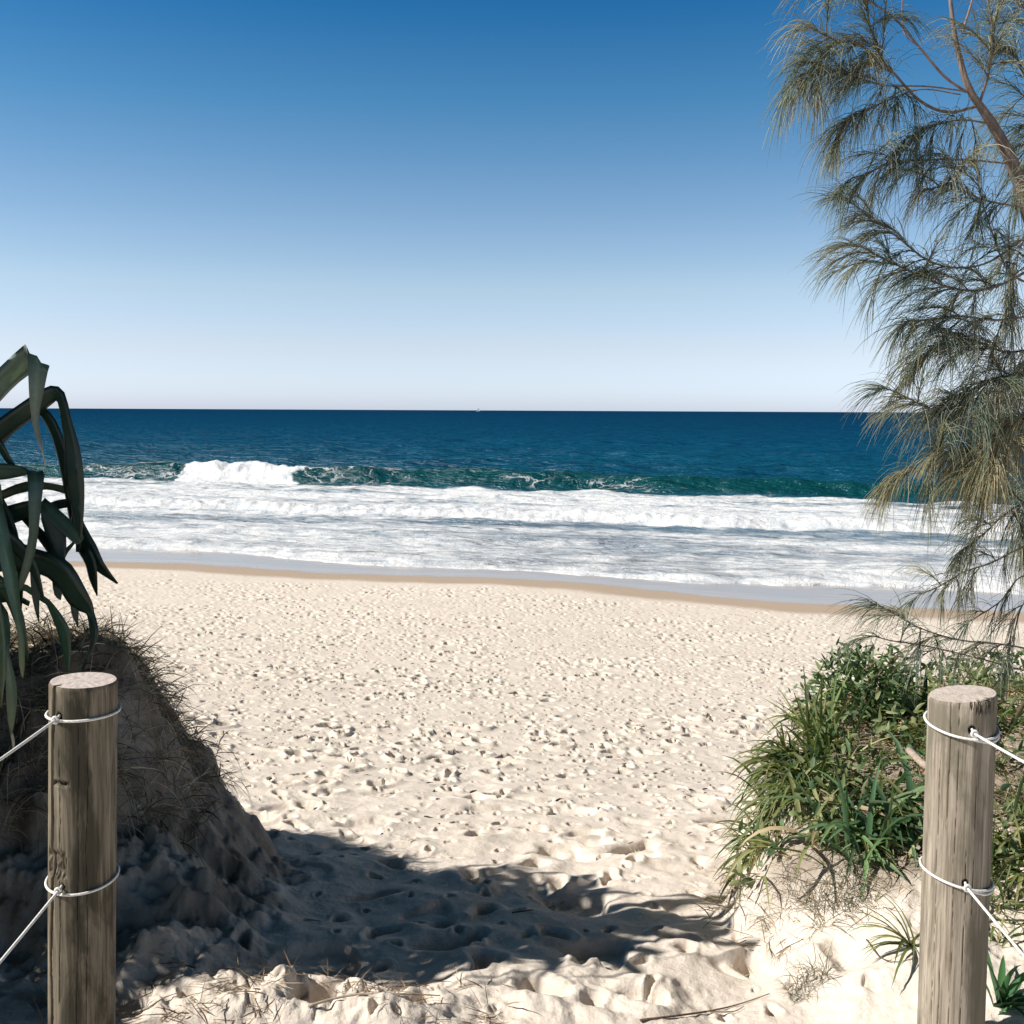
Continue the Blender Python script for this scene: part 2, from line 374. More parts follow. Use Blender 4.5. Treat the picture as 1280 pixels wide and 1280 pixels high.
off = np.interp(t_, [-60, -20, 0, 12, 22, 40], [-1.6, -2.0, -2.4, -3.4, -5.0, -6.0])          # where foam ends in front of the breaker
foam = foam * (1 - ss(off - .5, off + .6, db))
foam = np.maximum(foam, breaking * 1.1 * ss(-2.6, -1.8, db) * (1 - ss(.1, .5, db)))
lip = ss(-.35, -.1, db) * (1 - ss(.2, .7, db))
foam = np.maximum(foam, lip * np.interp(t_, [-60, -40, -37, -29, -25, -18, -12, -8, -4, 4], [.15, .45, .5, .66, .50, .22, .25, .34, .12, .0]))
cap = lambda tx, qx, a, b: np.exp(-((t_ - tx) / a) ** 2 - ((q_ - qx) / b) ** 2)
foam = np.maximum(foam, 1.0 * cap(-17.4, 59.5, 1.3, .8))
foam = np.maximum(foam, .8 * cap(20, 118, 1.5, 1.0)); foam = np.maximum(foam, .75 * cap(-14, 61, .9, .4))
web = ss(-2.6, -1.6, db) * (1 - ss(.3, .8, db)) * np.interp(t_, [-60, -50, -38, -29, -25, -20, -15, -9, -4, -1, 40], [.25, .42, .45, .56, .46, .18, .42, .46, .22, .0, 0])
face = ss(-2.8, -1.2, db) * (1 - ss(0, 1.6, db)) * .9
face = np.maximum(face, .5 * ss(-6, -2.5, db) * (1 - ss(0, 2, db)))
me = mesh_np('sea', np.stack([X, Y, Z], 1), Fc, {'foam': foam, 'web': web, 'face': face})
link('sea', me, WATER)['kind'] = 'structure'

# ------------------------------------------------------------------ ribbon / tube generators
def nrm(v): return v / np.maximum(np.linalg.norm(v, axis=-1, keepdims=True), 1e-9)
def paths(base, d0, L, droop, S, wig=0.0):
    N = len(base); pts = [base]; d = nrm(d0); ds = [d]
    w = rng.normal(0, 1, (N, 3)) * wig
    for k in range(S):
        pts.append(pts[-1] + d * (L / S)[:, None])
        d = nrm(d + np.array([0, 0, -1.0]) * (droop / S)[:, None] + w * (1 if k % 2 else -.6) / S); ds.append(d)
    return np.stack(pts, 1), np.stack(ds, 1)          # N,S+1,3
def ribbons(base, d0, L, W, droop, col, S=5, wig=.2, side=None, fold=0.25, tipcol=None):
    Pp, Dd = paths(base, d0, L, droop, S, wig); N = len(base)
    rnd = nrm(rng.normal(0, 1, (N, 3))) if side is None else side
    sd_ = nrm(np.cross(Dd, rnd[:, None, :])); k = np.linspace(0, 1, S + 1)
    prof = np.minimum(1, .55 + 2.5 * k) * (1 - k ** 2.2) + .02
    w = (W[:, None] * prof[None])[..., None] * .5
    nrm_ = nrm(np.cross(sd_, Dd))
    A = Pp - sd_ * w; B = Pp + sd_ * w; C = Pp - nrm_ * w * fold * 2
    V = np.stack([A, C, B], 2).reshape(-1, 3)
    b = (np.arange(N) * (S + 1) * 3)[:, None, None]; kk = (np.arange(S) * 3)[None, :, None]; e = np.arange(2)[None, None, :]
    i = b + kk + e; Fq = np.stack([i, i + 1, i + 4, i + 3], -1).reshape(-1, 4)
    T = np.repeat(col[:, None, :], S + 1, 1)
    if tipcol is not None: T = T * (1 - k[None, :, None] ** 3) + tipcol[:, None, :] * k[None, :, None] ** 3
    T = np.repeat(T, 3, 1).reshape(-1, 3) if False else np.repeat(T[:, :, None, :], 3, 2).reshape(-1, 3)
    return V, Fq, T
def needles(base, d0, L, rad, droop, col, S=4, wig=.12):
    Pp, Dd = paths(base, d0, L, droop, S, wig); N = len(base)
    a = nrm(np.cross(Dd, np.array([.3, .9, .2]))); b_ = nrm(np.cross(Dd, a)); k = np.linspace(0, 1, S + 1)
    r = (rad[:, None] * (1 - .75 * k ** 2))[..., None]
    ring = [Pp + r * (a * math.cos(x) + b_ * math.sin(x)) for x in (0, 2.094, 4.189)]
    V = np.stack(ring, 2).reshape(-1, 3)
    b = (np.arange(N) * (S + 1) * 3)[:, None, None]; kk = (np.arange(S) * 3)[None, :, None]; e = np.arange(3)[None, None, :]; e2 = (e + 1) % 3
    i = b + kk; Fq = np.stack([i + e, i + e2, i + e2 + 3, i + e + 3], -1).reshape(-1, 4)
    T = np.repeat(np.repeat(col[:, None, None, :], S + 1, 1), 3, 2).reshape(-1, 3)
    return V, Fq, T
def join(parts):
    Vs, Fs, Ts, o = [], [], [], 0
    for V, Fq, T in parts:
        Vs.append(V); Fs.append(Fq + o); Ts.append(T); o += len(V)
    return np.concatenate(Vs), np.concatenate(Fs), np.concatenate(Ts)
def build(name, parts, mat, parent=None, origin=None, smooth=True):
    V, Fq, T = join(parts)
    o = link(name, mesh_np(name, V, Fq, {'tint': T}), mat, parent, smooth)
    return o
def pick(cols, N, jit=.2):
    c = np.array(cols)[rng.integers(0, len(cols), N)]
    return np.clip(c * (1 + rng.normal(0, jit, (N, 1))), .005, .9)
def catmull(pts, n=6):
    pts = [np.array(p_, float) for p_ in pts]; pts = [2 * pts[0] - pts[1]] + pts + [2 * pts[-1] - pts[-2]]
    out = []
    for i in range(1, len(pts) - 2):
        for k in range(n):
            t = k / n; a, b, c, d = pts[i-1:i+3]
            out.append(.5 * (2*b + (c-a)*t + (2*a-5*b+4*c-d)*t*t + (3*b-a-3*c+d)*t**3))
    out.append(pts[-2]); return np.array(out)
def tube(pts, rad, seg=8, cap=True, rough=0.0):
    """pts (n,3), rad (n) -> V, F (quads)"""
    pts = np.asarray(pts, float); n = len(pts); rad = np.broadcast_to(rad, (n,)).astype(float)
    T = nrm(np.gradient(pts, axis=0)); a = np.cross(T[0], [0, 0, 1.0] if abs(T[0][2]) < .9 else [1.0, 0, 0]); a /= np.linalg.norm(a)
    rings = []
    for i in range(n):
        a = a - T[i] * a.dot(T[i]); a /= np.linalg.norm(a); b = np.cross(T[i], a)
        an = np.arange(seg) * 2 * math.pi / seg
        rr = rad[i] * (1 + rough * rng.normal(0, 1, seg))
        rings.append(pts[i] + (np.cos(an) * rr)[:, None] * a + (np.sin(an) * rr)[:, None] * b)
    V = np.concatenate(rings); i = np.arange(n - 1)[:, None]; j = np.arange(seg)[None]; j2 = (j + 1) % seg
    Fq = np.stack([i*seg+j, i*seg+j2, (i+1)*seg+j2, (i+1)*seg+j], -1).reshape(-1, 4)
    if cap:
        o = len(V); V = np.concatenate([V, [pts[0], pts[-1]]]); jj = np.arange(seg); k2 = (jj + 1) % seg; e = (n-1)*seg
        Fq = np.concatenate([Fq, np.stack([k2, jj, np.full(seg, o), np.full(seg, o)], 1)[:, :], np.stack([e+jj, e+k2, np.full(seg, o+1), np.full(seg, o+1)], 1)])
    return V, Fq
def tube_obj(name, pts, rad, mat, parent=None, seg=8, rough=0.0):
    V, Fq = tube(pts, rad, seg, False, rough)
    return link(name, mesh_np(name, V, Fq), mat, parent)

# ------------------------------------------------------------------ fence posts
def woodmat(name, c1, c2, stain, dark, seed):
    m = M(name); p = m.pos(); pp = m.n('Mapping', {0: p, 1: (seed, seed, 0)}).outputs[0]
    g1 = m.noise(m.scale(pp, (55, 55, 2.2)), 1, 6, .65, .3); g2 = m.noise(m.scale(pp, (160, 160, 5)), 1, 4, .7)
    bl = m.noise(m.scale(pp, (9, 9, 3.0)), 1, 5, .6, .5)
    c = m.ramp(g1, [(.28, c1), (.55, tuple((a + b) / 2 for a, b in zip(c1, c2))), (.72, c2)])
    c = m.mix(m.mr(g2, .38, .56, .75, 0), c, m.mix(1.0, c, (.45, .42, .38), 'MULTIPLY'))
    c = m.mix(m.mr(bl, .46, .60, 0, .8), c, stain)
    a = m.n('Attribute', attribute_name='groove').outputs['Fac']
    c = m.mix(a, c, dark)
    hh = m.math('ADD', m.math('MULTIPLY', g1, .5), m.math('MULTIPLY', g2, .5))
    return m.done(m.bsdf(Base_Color=c, Roughness=.85, Specular_IOR_Level=.2, Normal=m.bump(hh, .45, .0015)))
def topmat(name, c1, c2):
    m = M(name); p = m.pos()
    r = m.n('VectorMath', {0: p}, operation='LENGTH').outputs['Value']
    w = m.noise(m.scale(p, (30, 30, 1)), 1, 4, .6)
    ring = m.n('Math', {0: m.math('MULTIPLY', m.math('ADD', r, m.math('MULTIPLY', w, .01)), 900)}, operation='SINE').outputs[0]
    c = m.mix(m.mr(ring, -1, 1, 0, .5), c1, c2)
    c = m.mix(m.mr(m.noise(p, 40, 5, .7), .45, .65, 0, .5), c, tuple(x * .6 for x in c1))
    return m.done(m.bsdf(Base_Color=c, Roughness=.9, Normal=m.bump(w, .4, .003)))
def make_post(px_top, py_top, d, lean, R0, mats, cracks, notches, holes, chips, seed, label, tilt):
    top = P(px_top, py_top, d); L = 1.25
    ax = Vector((lean[0], lean[1], 1)).normalized()
    base = top - ax * L
    root = empty('fence_post', (base.x, base.y, gz(base.x, base.y)))
    tag(root, label, 'fence post', 'round timber posts beside the beach path')
    n, nz = 300, 340; an = np.arange(n) / n * 2 * math.pi; zz = np.linspace(0, L, nz)
    A, Zg = np.meshgrid(an, zz)
    r = R0 * (1 + .010 * vn(A * 1.5 + seed, Zg * 2, seed)) - .0005 * np.abs(fbm(np.cos(A) * 16 + seed, np.sin(A) * 16 + Zg * 1.1, seed + 3, 3))
    groove = np.zeros_like(r)
    for a0, w, z0, z1, dep, wig in cracks:          # angle, half width (rad), z range from top, depth
        zt = L - Zg; c_ = a0 + wig * vn(zt * 5 + a0 * 7, zt * 0, seed + 9) + .25 * wig * vn(zt * 31, zt * 0, seed + 8)
        dd_ = np.abs((A - c_ + math.pi) % (2 * math.pi) - math.pi)
        taper = ss(z0, z0 + .05, zt) * (1 - ss(z1 - .12, z1, zt)) if z0 > 0 else 1 - ss(z1 - .12, z1, zt)
        g = np.clip(1 - dd_ / (w * (.35 + .65 * taper)), 0, 1) * (taper > .02)
        r -= dep * np.minimum(1, g * 1.6) * taper; groove = np.maximum(groove, np.minimum(1, g * 1.8) * taper)
    for a0, z0, aw, zw, dep in notches:
        zt = L - Zg; dd_ = np.abs((A - a0 + math.pi) % (2 * math.pi) - math.pi)
        g = (1 - ss(.7, 1.0, dd_ / aw + .25 * vn(zt * 60, A * 9, seed))) * (1 - ss(.6, 1, np.abs(zt - z0) / zw + .3 * vn(A * 14, zt * 20, seed + 2)))
        r -= dep * g * (1 + .5 * vn(A * 25, zt * 50, seed + 4)); groove = np.maximum(groove, .55 * g * (vn(A * 30, zt * 80, seed + 5) > .1))
    for a0, z0, hr in holes:
        zt = L - Zg; dd_ = ((A - a0 + math.pi) % (2 * math.pi) - math.pi) * R0
        g = 1 - ss(.8, 1.1, np.sqrt(dd_ ** 2 + (zt - z0) ** 2) / hr)
        r -= .03 * g; groove = np.maximum(groove, g)
    for a0, aw, z1, dep in chips:                  # eaten away rim
        zt = L - Zg; dd_ = np.abs((A - a0 + math.pi) % (2 * math.pi) - math.pi)
        g = (1 - ss(.6, 1, dd_ / aw)) * (1 - ss(.4, 1, zt / z1)) * ss(-.05, .25, vn(A * 26, zt * 40, seed + 6))
        r -= dep * g; groove = np.maximum(groove, .8 * g)
    zo = Zg + (Zg / L) ** 40 * (tilt[0] * np.cos(A) + tilt[1] * np.sin(A)) * R0
    r = np.where(Zg > L - .006, r - .003 * (Zg - L + .006) / .006, r)
    Xl, Yl = r * np.cos(A), r * np.sin(A)
    rot = Vector((0, 0, 1)).rotation_difference(ax).to_matrix()
    V = np.stack([Xl, Yl, zo], -1).reshape(-1, 3) @ np.array(rot).T
    i = np.arange(nz - 1)[:, None]; j = np.arange(n)[None]; j2 = (j + 1) % n
    Fq = np.stack([i*n+j, i*n+j2, (i+1)*n+j2, (i+1)*n+j], -1).reshape(-1, 4)
    me = mesh_np('shaft', V, Fq, {'groove': groove.ravel()})
    o = link('shaft', me, mats[0]); o.location = base - root.location; o.parent = root
    # sawn top
    rim = np.stack([Xl[-1], Yl[-1], zo[-1]], -1); rings = [rim]; ks = np.linspace(1, 0, 14)[1:]
    for k in ks[:-1]:
        a = np.stack([Xl[-1] * k, Yl[-1] * k, L + (zo[-1] - L) * k + .0015 * vn(Xl[-1] * k * 90, Yl[-1] * k * 90, seed)], -1)
        rings.append(a)
    V = np.concatenate(rings + [np.array([[0, 0, L]])]); ns = len(rings)
    i = np.arange(ns - 1)[:, None]
    Fq = np.stack([i*n+j, i*n+j2, (i+1)*n+j2, (i+1)*n+j], -1).reshape(-1, 4)
    e = (ns - 1) * n; jj = np.arange(n); Vc = len(V) - 1
    V = V @ np.array(rot).T; cen = np.array(rot) @ np.array([0, 0, L])
    me = bpy.data.meshes.new('sawn_top'); me.from_pydata((V - cen).tolist(), [], Fq.tolist() + [(int(e+a), int(e+(a+1) % n), int(Vc)) for a in jj])
    o2 = link('sawn_top', me, mats[1]); o2.parent = root; o2.location = base + Vector(cen) - root.location
    return root, base, ax, L
LP = (woodmat('grey_brown_post_wood', (.085, .072, .052), (.32, .27, .20), (.036, .034, .023), (.012, .010, .008), 3.1), topmat('post_end_grain', (.50, .43, .40), (.60, .53, .49)))
RP = (woodmat('silver_post_wood', (.20, .17, .13), (.49, .425, .35), (.14, .125, .09), (.03, .024, .018), 8.7), topmat('worn_end_grain', (.42, .36, .32), (.55, .48, .43)))
# angles: 0 = +x, 90 deg = away, 180 = -x, 270 = toward the camera
LCR = 0
lp = make_post(104.5, 850, 2.26, (.042, 0), .0725, LP,
    [(R(232), .085, -1, 1.3, .016, .10), (R(252), .012, .1, .8, .003, .06), (R(285), .010, .05, 1.1, .002, .05), (R(300), .012, .0, .9, .002, .05), (R(205), .012, .2, 1.0, .002, .05)],
    [(R(248), .218, .38, .006, .010), (R(240), .405, .46, .035, .008)], [(R(250), .066, .008), (R(258), .455, .006)], [], 5,
    'darker timber post left of the path with long split and level sawn top', (0, 0))
rp = make_post(1203, 867, 2.26, (-.013, 0), .0725, RP,
    [(R(228), .016, -1, .35, .004, .06), (R(212), .010, .1, 1.1, .003, .06), (R(243), .008, .0, 1.2, .002, .05), (R(262), .008, .3, .9, .002, .05), (R(224), .016, .6, 1.2, .004, .06), (R(275), .007, .02, .6, .0015, .04)],
    [], [(R(264), .062, .008), (R(262), .412, .007)], [(R(290), .42, .032, .016), (R(262), .12, .02, .006)], 15,
    'silvery timber post right of the path with chipped rim on its top', (.12, -.02))
m = M('white_rope'); p = m.pos()
tw = m.noise(p, 260, 2, .5)
ROPE = m.done(m.bsdf(Base_Color=m.mix(m.mr(tw, .35, .65), (.62, .60, .57), (.78, .77, .75)), Roughness=.7, Normal=m.bump(tw, .5, .002)))
def rope(post, ztop, hole_deg, tilt, ahead, label, wrap2=False):
    root, base, ax, L = post; c = base + ax * (L - ztop); rr = .0725 + .0036
    pts = []
    a0 = R(hole_deg); n = 64; turns = 1.0 if not wrap2 else 1.35
    for k in range(int(n * turns) + 1):
        a = a0 + 2 * math.pi * k / n; g = rr + .0012
        z = tilt[0] * math.cos(a) + tilt[1] * math.sin(a) - .0085 * min(1, max(0, (k - n) / 6))
        pts.append((c.x + g * math.cos(a), c.y + g * math.sin(a), c.z + z - .006))
    pts = pts[::-1]
    hx = Vector((c.x + (rr - .006) * math.cos(a0), c.y + (rr - .006) * math.sin(a0), c.z + .004))
    loop = tube(np.array(pts), .0031, 8)
    kn = Vector((c.x + (rr + .006) * math.cos(a0), c.y + (rr + .006) * math.sin(a0), c.z - .002))
    far = Vector(ahead)
    s = [hx, kn]
    for k in range(1, 26):
        f = k / 25; v = kn.lerp(far, f); v.z -= .03 * 4 * f * (1 - f) * .5; s.append(v)
    strand = tube(np.array([tuple(v) for v in s]), .0031, 8)
    kk = [(kn.x + .006 * math.cos(a) , kn.y - .004, kn.z + .007 * math.sin(a)) for a in np.linspace(0, 5.6, 12)]
    knot = tube(np.array(kk), .0030, 8)
    V, Fq, o = [], [], 0
    for v, f in (loop, strand, knot): V.append(v); Fq.append(f + o); o += len(v)
    ob = link('rope', mesh_np('rope', np.concatenate(V), np.concatenate(Fq)), ROPE)
    tag(ob, label, 'rope', 'white ropes tied round the fence posts')
def ahead(px, py, drop_from, k=8.0):
    """continue the straight strand seen leaving the post to a point well behind the camera"""
    return drop_from
def strand_end(post, z, hole_deg, ex, ey, dd=1.95, ext=5.5):
    root, base, ax, L = post; c = base + ax * (L - z); a0 = R(hole_deg)
    s = Vector((c.x + .081 * math.cos(a0), c.y + .083 * math.sin(a0), c.z)); e = P(ex, ey, dd)
    return tuple(s + (e - s) * ext)
rope(lp, .066, 250, (.0, .0), strand_end(lp, .066, 250, 0, 943, 1.97), 'upper white rope looped round the left post')
rope(lp, .455, 256, (.0, .008), strand_end(lp, .455, 256, 0, 1196, 1.94), 'lower white rope looped round the left post')
rope(rp, .064, 264, (-.004, .012), strand_end(rp, .064, 264, 1280, 946, 1.99), 'upper white rope looped round the right post', True)
rope(rp, .415, 262, (-.014, .004), strand_end(rp, .415, 262, 1280, 1188, 1.95), 'lower white rope looped round the right post', True)

# ------------------------------------------------------------------ sailing boat on the horizon
m = M('boat_white'); WHITE = m.done(m.bsdf(Base_Color=(.85, .85, .85), Roughness=.5))
b0 = P(598, 511, 3400); bt = empty('sailing_boat', (b0.x, 3400, 0)); tag(bt, 'tiny white sailing boat far out on the horizon', 'boat')
secs = []
for k, (yy, w) in enumerate([(-6, .1), (-4, 1.3), (0, 1.9), (4, 1.6), (6, 1.1)]): secs += [(yy, -w, 1.4), (yy, -w * .6, -.3), (yy, w * .6, -.3), (yy, w, 1.4)]
hf = [(a*4+i, a*4+(i+1) % 4, a*4+4+(i+1) % 4, a*4+4+i) for a in range(4) for i in range(4)] + [(3, 2, 1, 0), (16, 17, 18, 19)]
me = bpy.data.meshes.new('hull'); me.from_pydata([(b0.x + x, 3400 + y, z) for x, y, z in secs], [], hf); link('hull', me, WHITE, bt, False)
V, Fq = tube([(b0.x, 3400, 1), (b0.x, 3400, 14)], .12, 6); link('mast', mesh_np('mast', V, Fq), WHITE, bt)
for nm, tri in (('sail', [(-5, 2.2), (-.2, 2.4), (-.2, 13.5)]), ('sail', [(.2, 2.0), (5.5, 1.8), (.2, 12)])):
    vs_ = [(b0.x + x, 3400 + y, z) for y in (-.05, .05) for x, z in tri]
    me = bpy.data.meshes.new(nm); me.from_pydata(vs_, [], [(0, 1, 2), (5, 4, 3), (0, 3, 4, 1), (1, 4, 5, 2), (2, 5, 3, 0)]); link(nm, me, WHITE, bt, False)

# ------------------------------------------------------------------ pandanus
pc = Vector((-2.15, 3.05, 4.55))
proot = empty('pandanus_tree', (-2.35, 3.3, gz(-2.35, 3.3)))
tag(proot, 'pandanus with long folded dark green strap leaves above the left post', 'tree')
tp = catmull([(-2.35, 3.3, gz(-2.35, 3.3) - .1), (-2.33, 3.25, 3.9), (-2.22, 3.12, 4.2), tuple(pc)], 8)
tube_obj('trunk', tp, np.linspace(.085, .06, len(tp)), PTRUNK, proot, 14, .03)
DG, LG, YG, BR = (.011, .030, .020), (.08, .13, .095), (.20, .24, .09), (.42, .36, .28)
def leaf(pairs, col=DG, tip=None, crease=.13, n=2):
    """pairs: (xl, yl, xr, yr, depth, depth difference) edges of the strap in the photograph, widening into 3-D"""
    L_ = [P(a[0], a[1], a[4] - a[5] / 2) for a in pairs]; R_ = [P(a[2], a[3], a[4] + a[5] / 2) for a in pairs]
    Ls, Rs = [], []
    for i in range(len(pairs) - 1):
        for k in range(n):
            Ls.append(L_[i].lerp(L_[i+1], k / n)); Rs.append(R_[i].lerp(R_[i+1], k / n))
    Ls.append(L_[-1]); Rs.append(R_[-1])
    # light smoothing
    for _ in range(1):
        Ls = [Ls[0]] + [(Ls[i-1] + Ls[i] * 2 + Ls[i+1]) / 4 for i in range(1, len(Ls)-1)] + [Ls[-1]]
        Rs = [Rs[0]] + [(Rs[i-1] + Rs[i] * 2 + Rs[i+1]) / 4 for i in range(1, len(Rs)-1)] + [Rs[-1]]
    V, T, K = [], [], len(Ls)
    for i in range(K):
        a, b = Ls[i], Rs[i]; t = (Ls[min(i+1, K-1)] + Rs[min(i+1, K-1)] - Ls[max(i-1, 0)] - Rs[max(i-1, 0)])
        nn_ = (b - a).cross(t); nn_ = nn_.normalized() if nn_.length > 1e-9 else Vector((0, -1, 0))
        w = (b - a).length
        for f, dd_ in ((0, 0), (.26, .9), (.5, .1), (.74, .9), (1, 0)):
            V.append(a.lerp(b, f) + nn_ * w * crease * dd_)
            c = np.array(col); c = c * (1.5 if f == .5 else (.85 if f in (0, 1) else 1.1))
            if tip is not None: c = c * (1 - (i / (K-1)) ** 4) + np.array(tip) * (i / (K-1)) ** 4
            T.append(c)
    V = np.array([tuple(v) for v in V]); Fq = np.array([(i*5+j, i*5+j+1, i*5+j+6, i*5+j+5) for i in range(K-1) for j in range(4)])
    # thickness: a second skin 0.6 mm behind
    o = link('leaf', mesh_np('leaf', V, Fq, {'tint': np.array(T)}), PAND, proot, False)
    so = o.modifiers.new('t', 'SOLIDIFY'); so.thickness = .0012; so.offset = 0
    return o
d0 = 2.95
leaf([(-260,640,-250,700,3.0,.0),(-90,545,-80,610,d0,.05), (-20,478,-18,522,d0,.05), (10,449,14,486,d0,.05), (30,431,34,469,d0,.04), (33,430,64,453,d0-.02,.05), (35,452,60,462,d0-.05,.05), (36,485,54,494,d0-.06,.04), (38,515,47,522,d0-.06,.02), (43,542,52,552,d0-.06,.02), (50,558,53,558,d0-.06,0), (55,575,56,575,d0-.06,0), (56,592,57,592,d0-.06,0)], LG, BR)
leaf([(-250,700,-240,750,3.1,0),(-40,552,-30,590,3.02,.03), (0,522,6,548,3.0,.03), (40,494,46,520,3.0,.03), (64,479,68,503,3.0,.03), (82,487,72,499,2.98,.02), (88,522,77,526,2.97,.02), (100,556,81,560,2.97,.02), (105,590,80,594,2.97,.02), (106,622,86,624,2.97,.02), (104,655,94,655,2.97,.01), (100,690,95,690,2.97,0)])
leaf([(-200,690,-190,730,3.2,0),(-30,566,-26,590,3.08,.02), (8,524,16,540,3.06,.02), (44,507,47,518,3.05,.02), (62,511,52,520,3.05,.02), (78,540,66,546,3.04,.02), (88,575,74,580,3.04,.02), (96,620,82,622,3.03,.02), (104,655,88,660,3.03,.02), (122,682,98,690,3.03,.02), (128,702,108,706,3.03,.02), (148,729,146,730,3.03,0)])
leaf([(-10,548,-22,548,2.9,.0),(2,548,-8,550,2.9,.02), (14,574,6,578,2.9,.01), (22,584,19,586,2.9,.0)], DG)
leaf([(-220,620,-220,660,3.0,0),(-30,577,-30,603,2.9,.02), (10,579,10,599,2.88,.02), (32,584,33,594,2.87,.02), (33,586,56,585,2.85,.05), (35,600,55,602,2.82,.05), (36,640,50,642,2.8,.04), (37,668,48,668,2.8,.03), (30,700,42,702,2.8,.02), (22,728,31,730,2.8,.01), (22,742,23,742,2.8,0)], (.035, .07, .05))
leaf([(-100,660,-100,675,3.1,0),(4,612,5,622,3.05,.01), (32,600,34,614,3.05,.01), (60,603,60,611,3.05,.01), (75,606,74,615,3.05,.01), (93,609,90,620,3.05,.0), (98,616,96,619,3.05,0)], (.05, .08, .05))
leaf([(-160,700,-160,740,3.1,0),(-10,638,-8,664,3.0,.03), (30,626,34,648,3.0,.03), (49,624,50,640,3.0,.02), (52,630,66,624,3.0,.02), (50,650,76,640,3.0,.02), (62,680,84,672,3.0,.02), (70,700,82,695,3.0,.01), (78,716,80,715,3.0,0)])
leaf([(48,632,56,622,2.96,.02), (66,655,80,642,2.96,.02), (84,672,100,662,2.96,.02), (96,682,106,672,2.96,.02), (100,678,101,677,2.96,0)], (.03, .06, .04), (.18, .22, .12))
leaf([(-40,650,-40,670,3.1,0),(50,634,52,641,3.08,.01), (72,624,74,636,3.08,.01), (90,623,92,633,3.08,.01), (97,630,98,632,3.08,0)])
leaf([(98,632,90,640,3.0,.02), (100,650,88,660,3.0,.01), (104,668,100,672,3.0,.0), (84,690,78,686,3.02,0), (74,714,70,712,3.02,0)], (.05, .085, .055))
leaf([(110,680,98,690,3.0,.02), (120,700,108,706,3.0,.02), (122,722,110,722,3.0,.02), (122,745,121,745,3.0,0)], DG)
leaf([(-200,640,-200,700,3.1,0),(-30,664,-30,716,2.94,.04), (14,672,10,714,2.92,.04), (42,686,36,714,2.9,.04), (70,692,60,720,2.9,.04), (90,704,76,738,2.9,.04), (104,730,88,760,2.9,.03), (117,755,106,766,2.9,.03), (117,764,109,768,2.9,.02), (125,788,112,784,2.88,.02), (119,808,113,808,2.88,.01), (104,838,102,836,2.88,.0)])
for a, b in (((93,748),(97,784)), ((72,740),(75,750)), ((44,718),(48,778))):
    leaf([(a[0]-7,a[1]-14,a[0]+7,a[1]-10,2.91,.0), (a[0]-5,(a[1]+b[1])/2,a[0]+5,(a[1]+b[1])/2,2.91,0), (b[0],b[1],b[0]+1,b[1],2.91,0)])
leaf([(-120,560,-80,560,2.9,0),(-30,600,-8,596,2.8,.05), (-8,650,8,646,2.78,.05), (-2,690,14,682,2.76,.05), (6,730,23,722,2.76,.05), (16,765,26,762,2.76,.04), (22,788,28,786,2.76,.02), (23,806,31,800,2.76,.02), (24,834,31,834,2.76,.02), (28,848,29,848,2.76,0)], (.07, .13, .085), (.22, .25, .10))
leaf([(-80,690,-60,690,2.9,0),(-12,752,8,756,2.8,.04), (-4,780,12,775,2.8,.04), (4,806,14,800,2.78,.03), (8,815,10,812,2.76,.02), (7,850,19,846,2.76,.04), (8,875,22,870,2.76,.03), (9,898,20,895,2.76,.02), (13,918,15,918,2.76,0)], (.06, .12, .07), (.15, .18, .09))
leaf([(12,915,16,915,2.76,0), (15,928,19,928,2.76,0), (16,940,18,940,2.76,0)], BR)
leaf([(-60,730,-60,745,3.0,0),(24,724,22,732,2.95,.01), (44,738,42,746,2.95,.01), (60,748,58,755,2.95,.01), (66,754,60,760,2.95,.02), (86,780,70,784,2.95,.03), (89,800,76,802,2.95,.02), (88,825,81,826,2.95,.02), (85,843,83,843,2.95,0)], (.035, .085, .05))
leaf([(112,786,109,784,2.9,.0), (107,800,104,798,2.9,0), (100,815,96,812,2.9,0)], DG)
leaf([(-90,640,-70,620,3.0,0),(-20,610,-6,600,2.9,.0), (-2,606,2,602,2.9,.02), (-4,640,4,640,2.88,.02), (-3,690,2,690,2.88,0)], (.15, .17, .10))
leaf([(-70,760,-60,790,3.05,0),(-10,742,-12,756,3.0,.02),(20,742,20,750,3.0,.02),(38,752,36,758,3.0,0)])
leaf([(-80,600,-80,620,2.9,0),(-20,640,-16,668,2.84,.03),(14,662,10,684,2.82,.03),(40,690,30,702,2.82,.02),(50,716,42,722,2.82,.02),(56,750,54,752,2.82,0)])
leaf([(-60,560,-60,575,3.0,0),(-10,600,-16,614,2.98,.02),(16,640,6,648,2.98,.02),(28,690,18,692,2.98,.02),(30,730,24,732,2.98,.01),(27,764,26,764,2.98,0)])
leaf([(-70,700,-70,722,3.0,0),(-20,706,-20,730,2.97,.02),(8,722,2,742,2.97,.02),(26,752,12,760,2.97,.02),(34,790,24,794,2.97,.01),(36,826,34,826,2.97,0)], (.03,.07,.04))
leaf([(30,640,22,644,3.04,.01),(60,668,50,676,3.04,.02),(76,690,64,698,3.04,.02),(80,716,72,718,3.04,.01),(78,738,77,738,3.04,0)])
leaf([(-60,650,-60,664,2.8,0),(-14,700,-24,706,2.74,.02),(0,750,-10,752,2.74,.02),(8,800,0,800,2.74,.02),(6,850,0,850,2.74,.01),(2,884,1,884,2.74,0)], (.05,.10,.06), (.2,.2,.1))
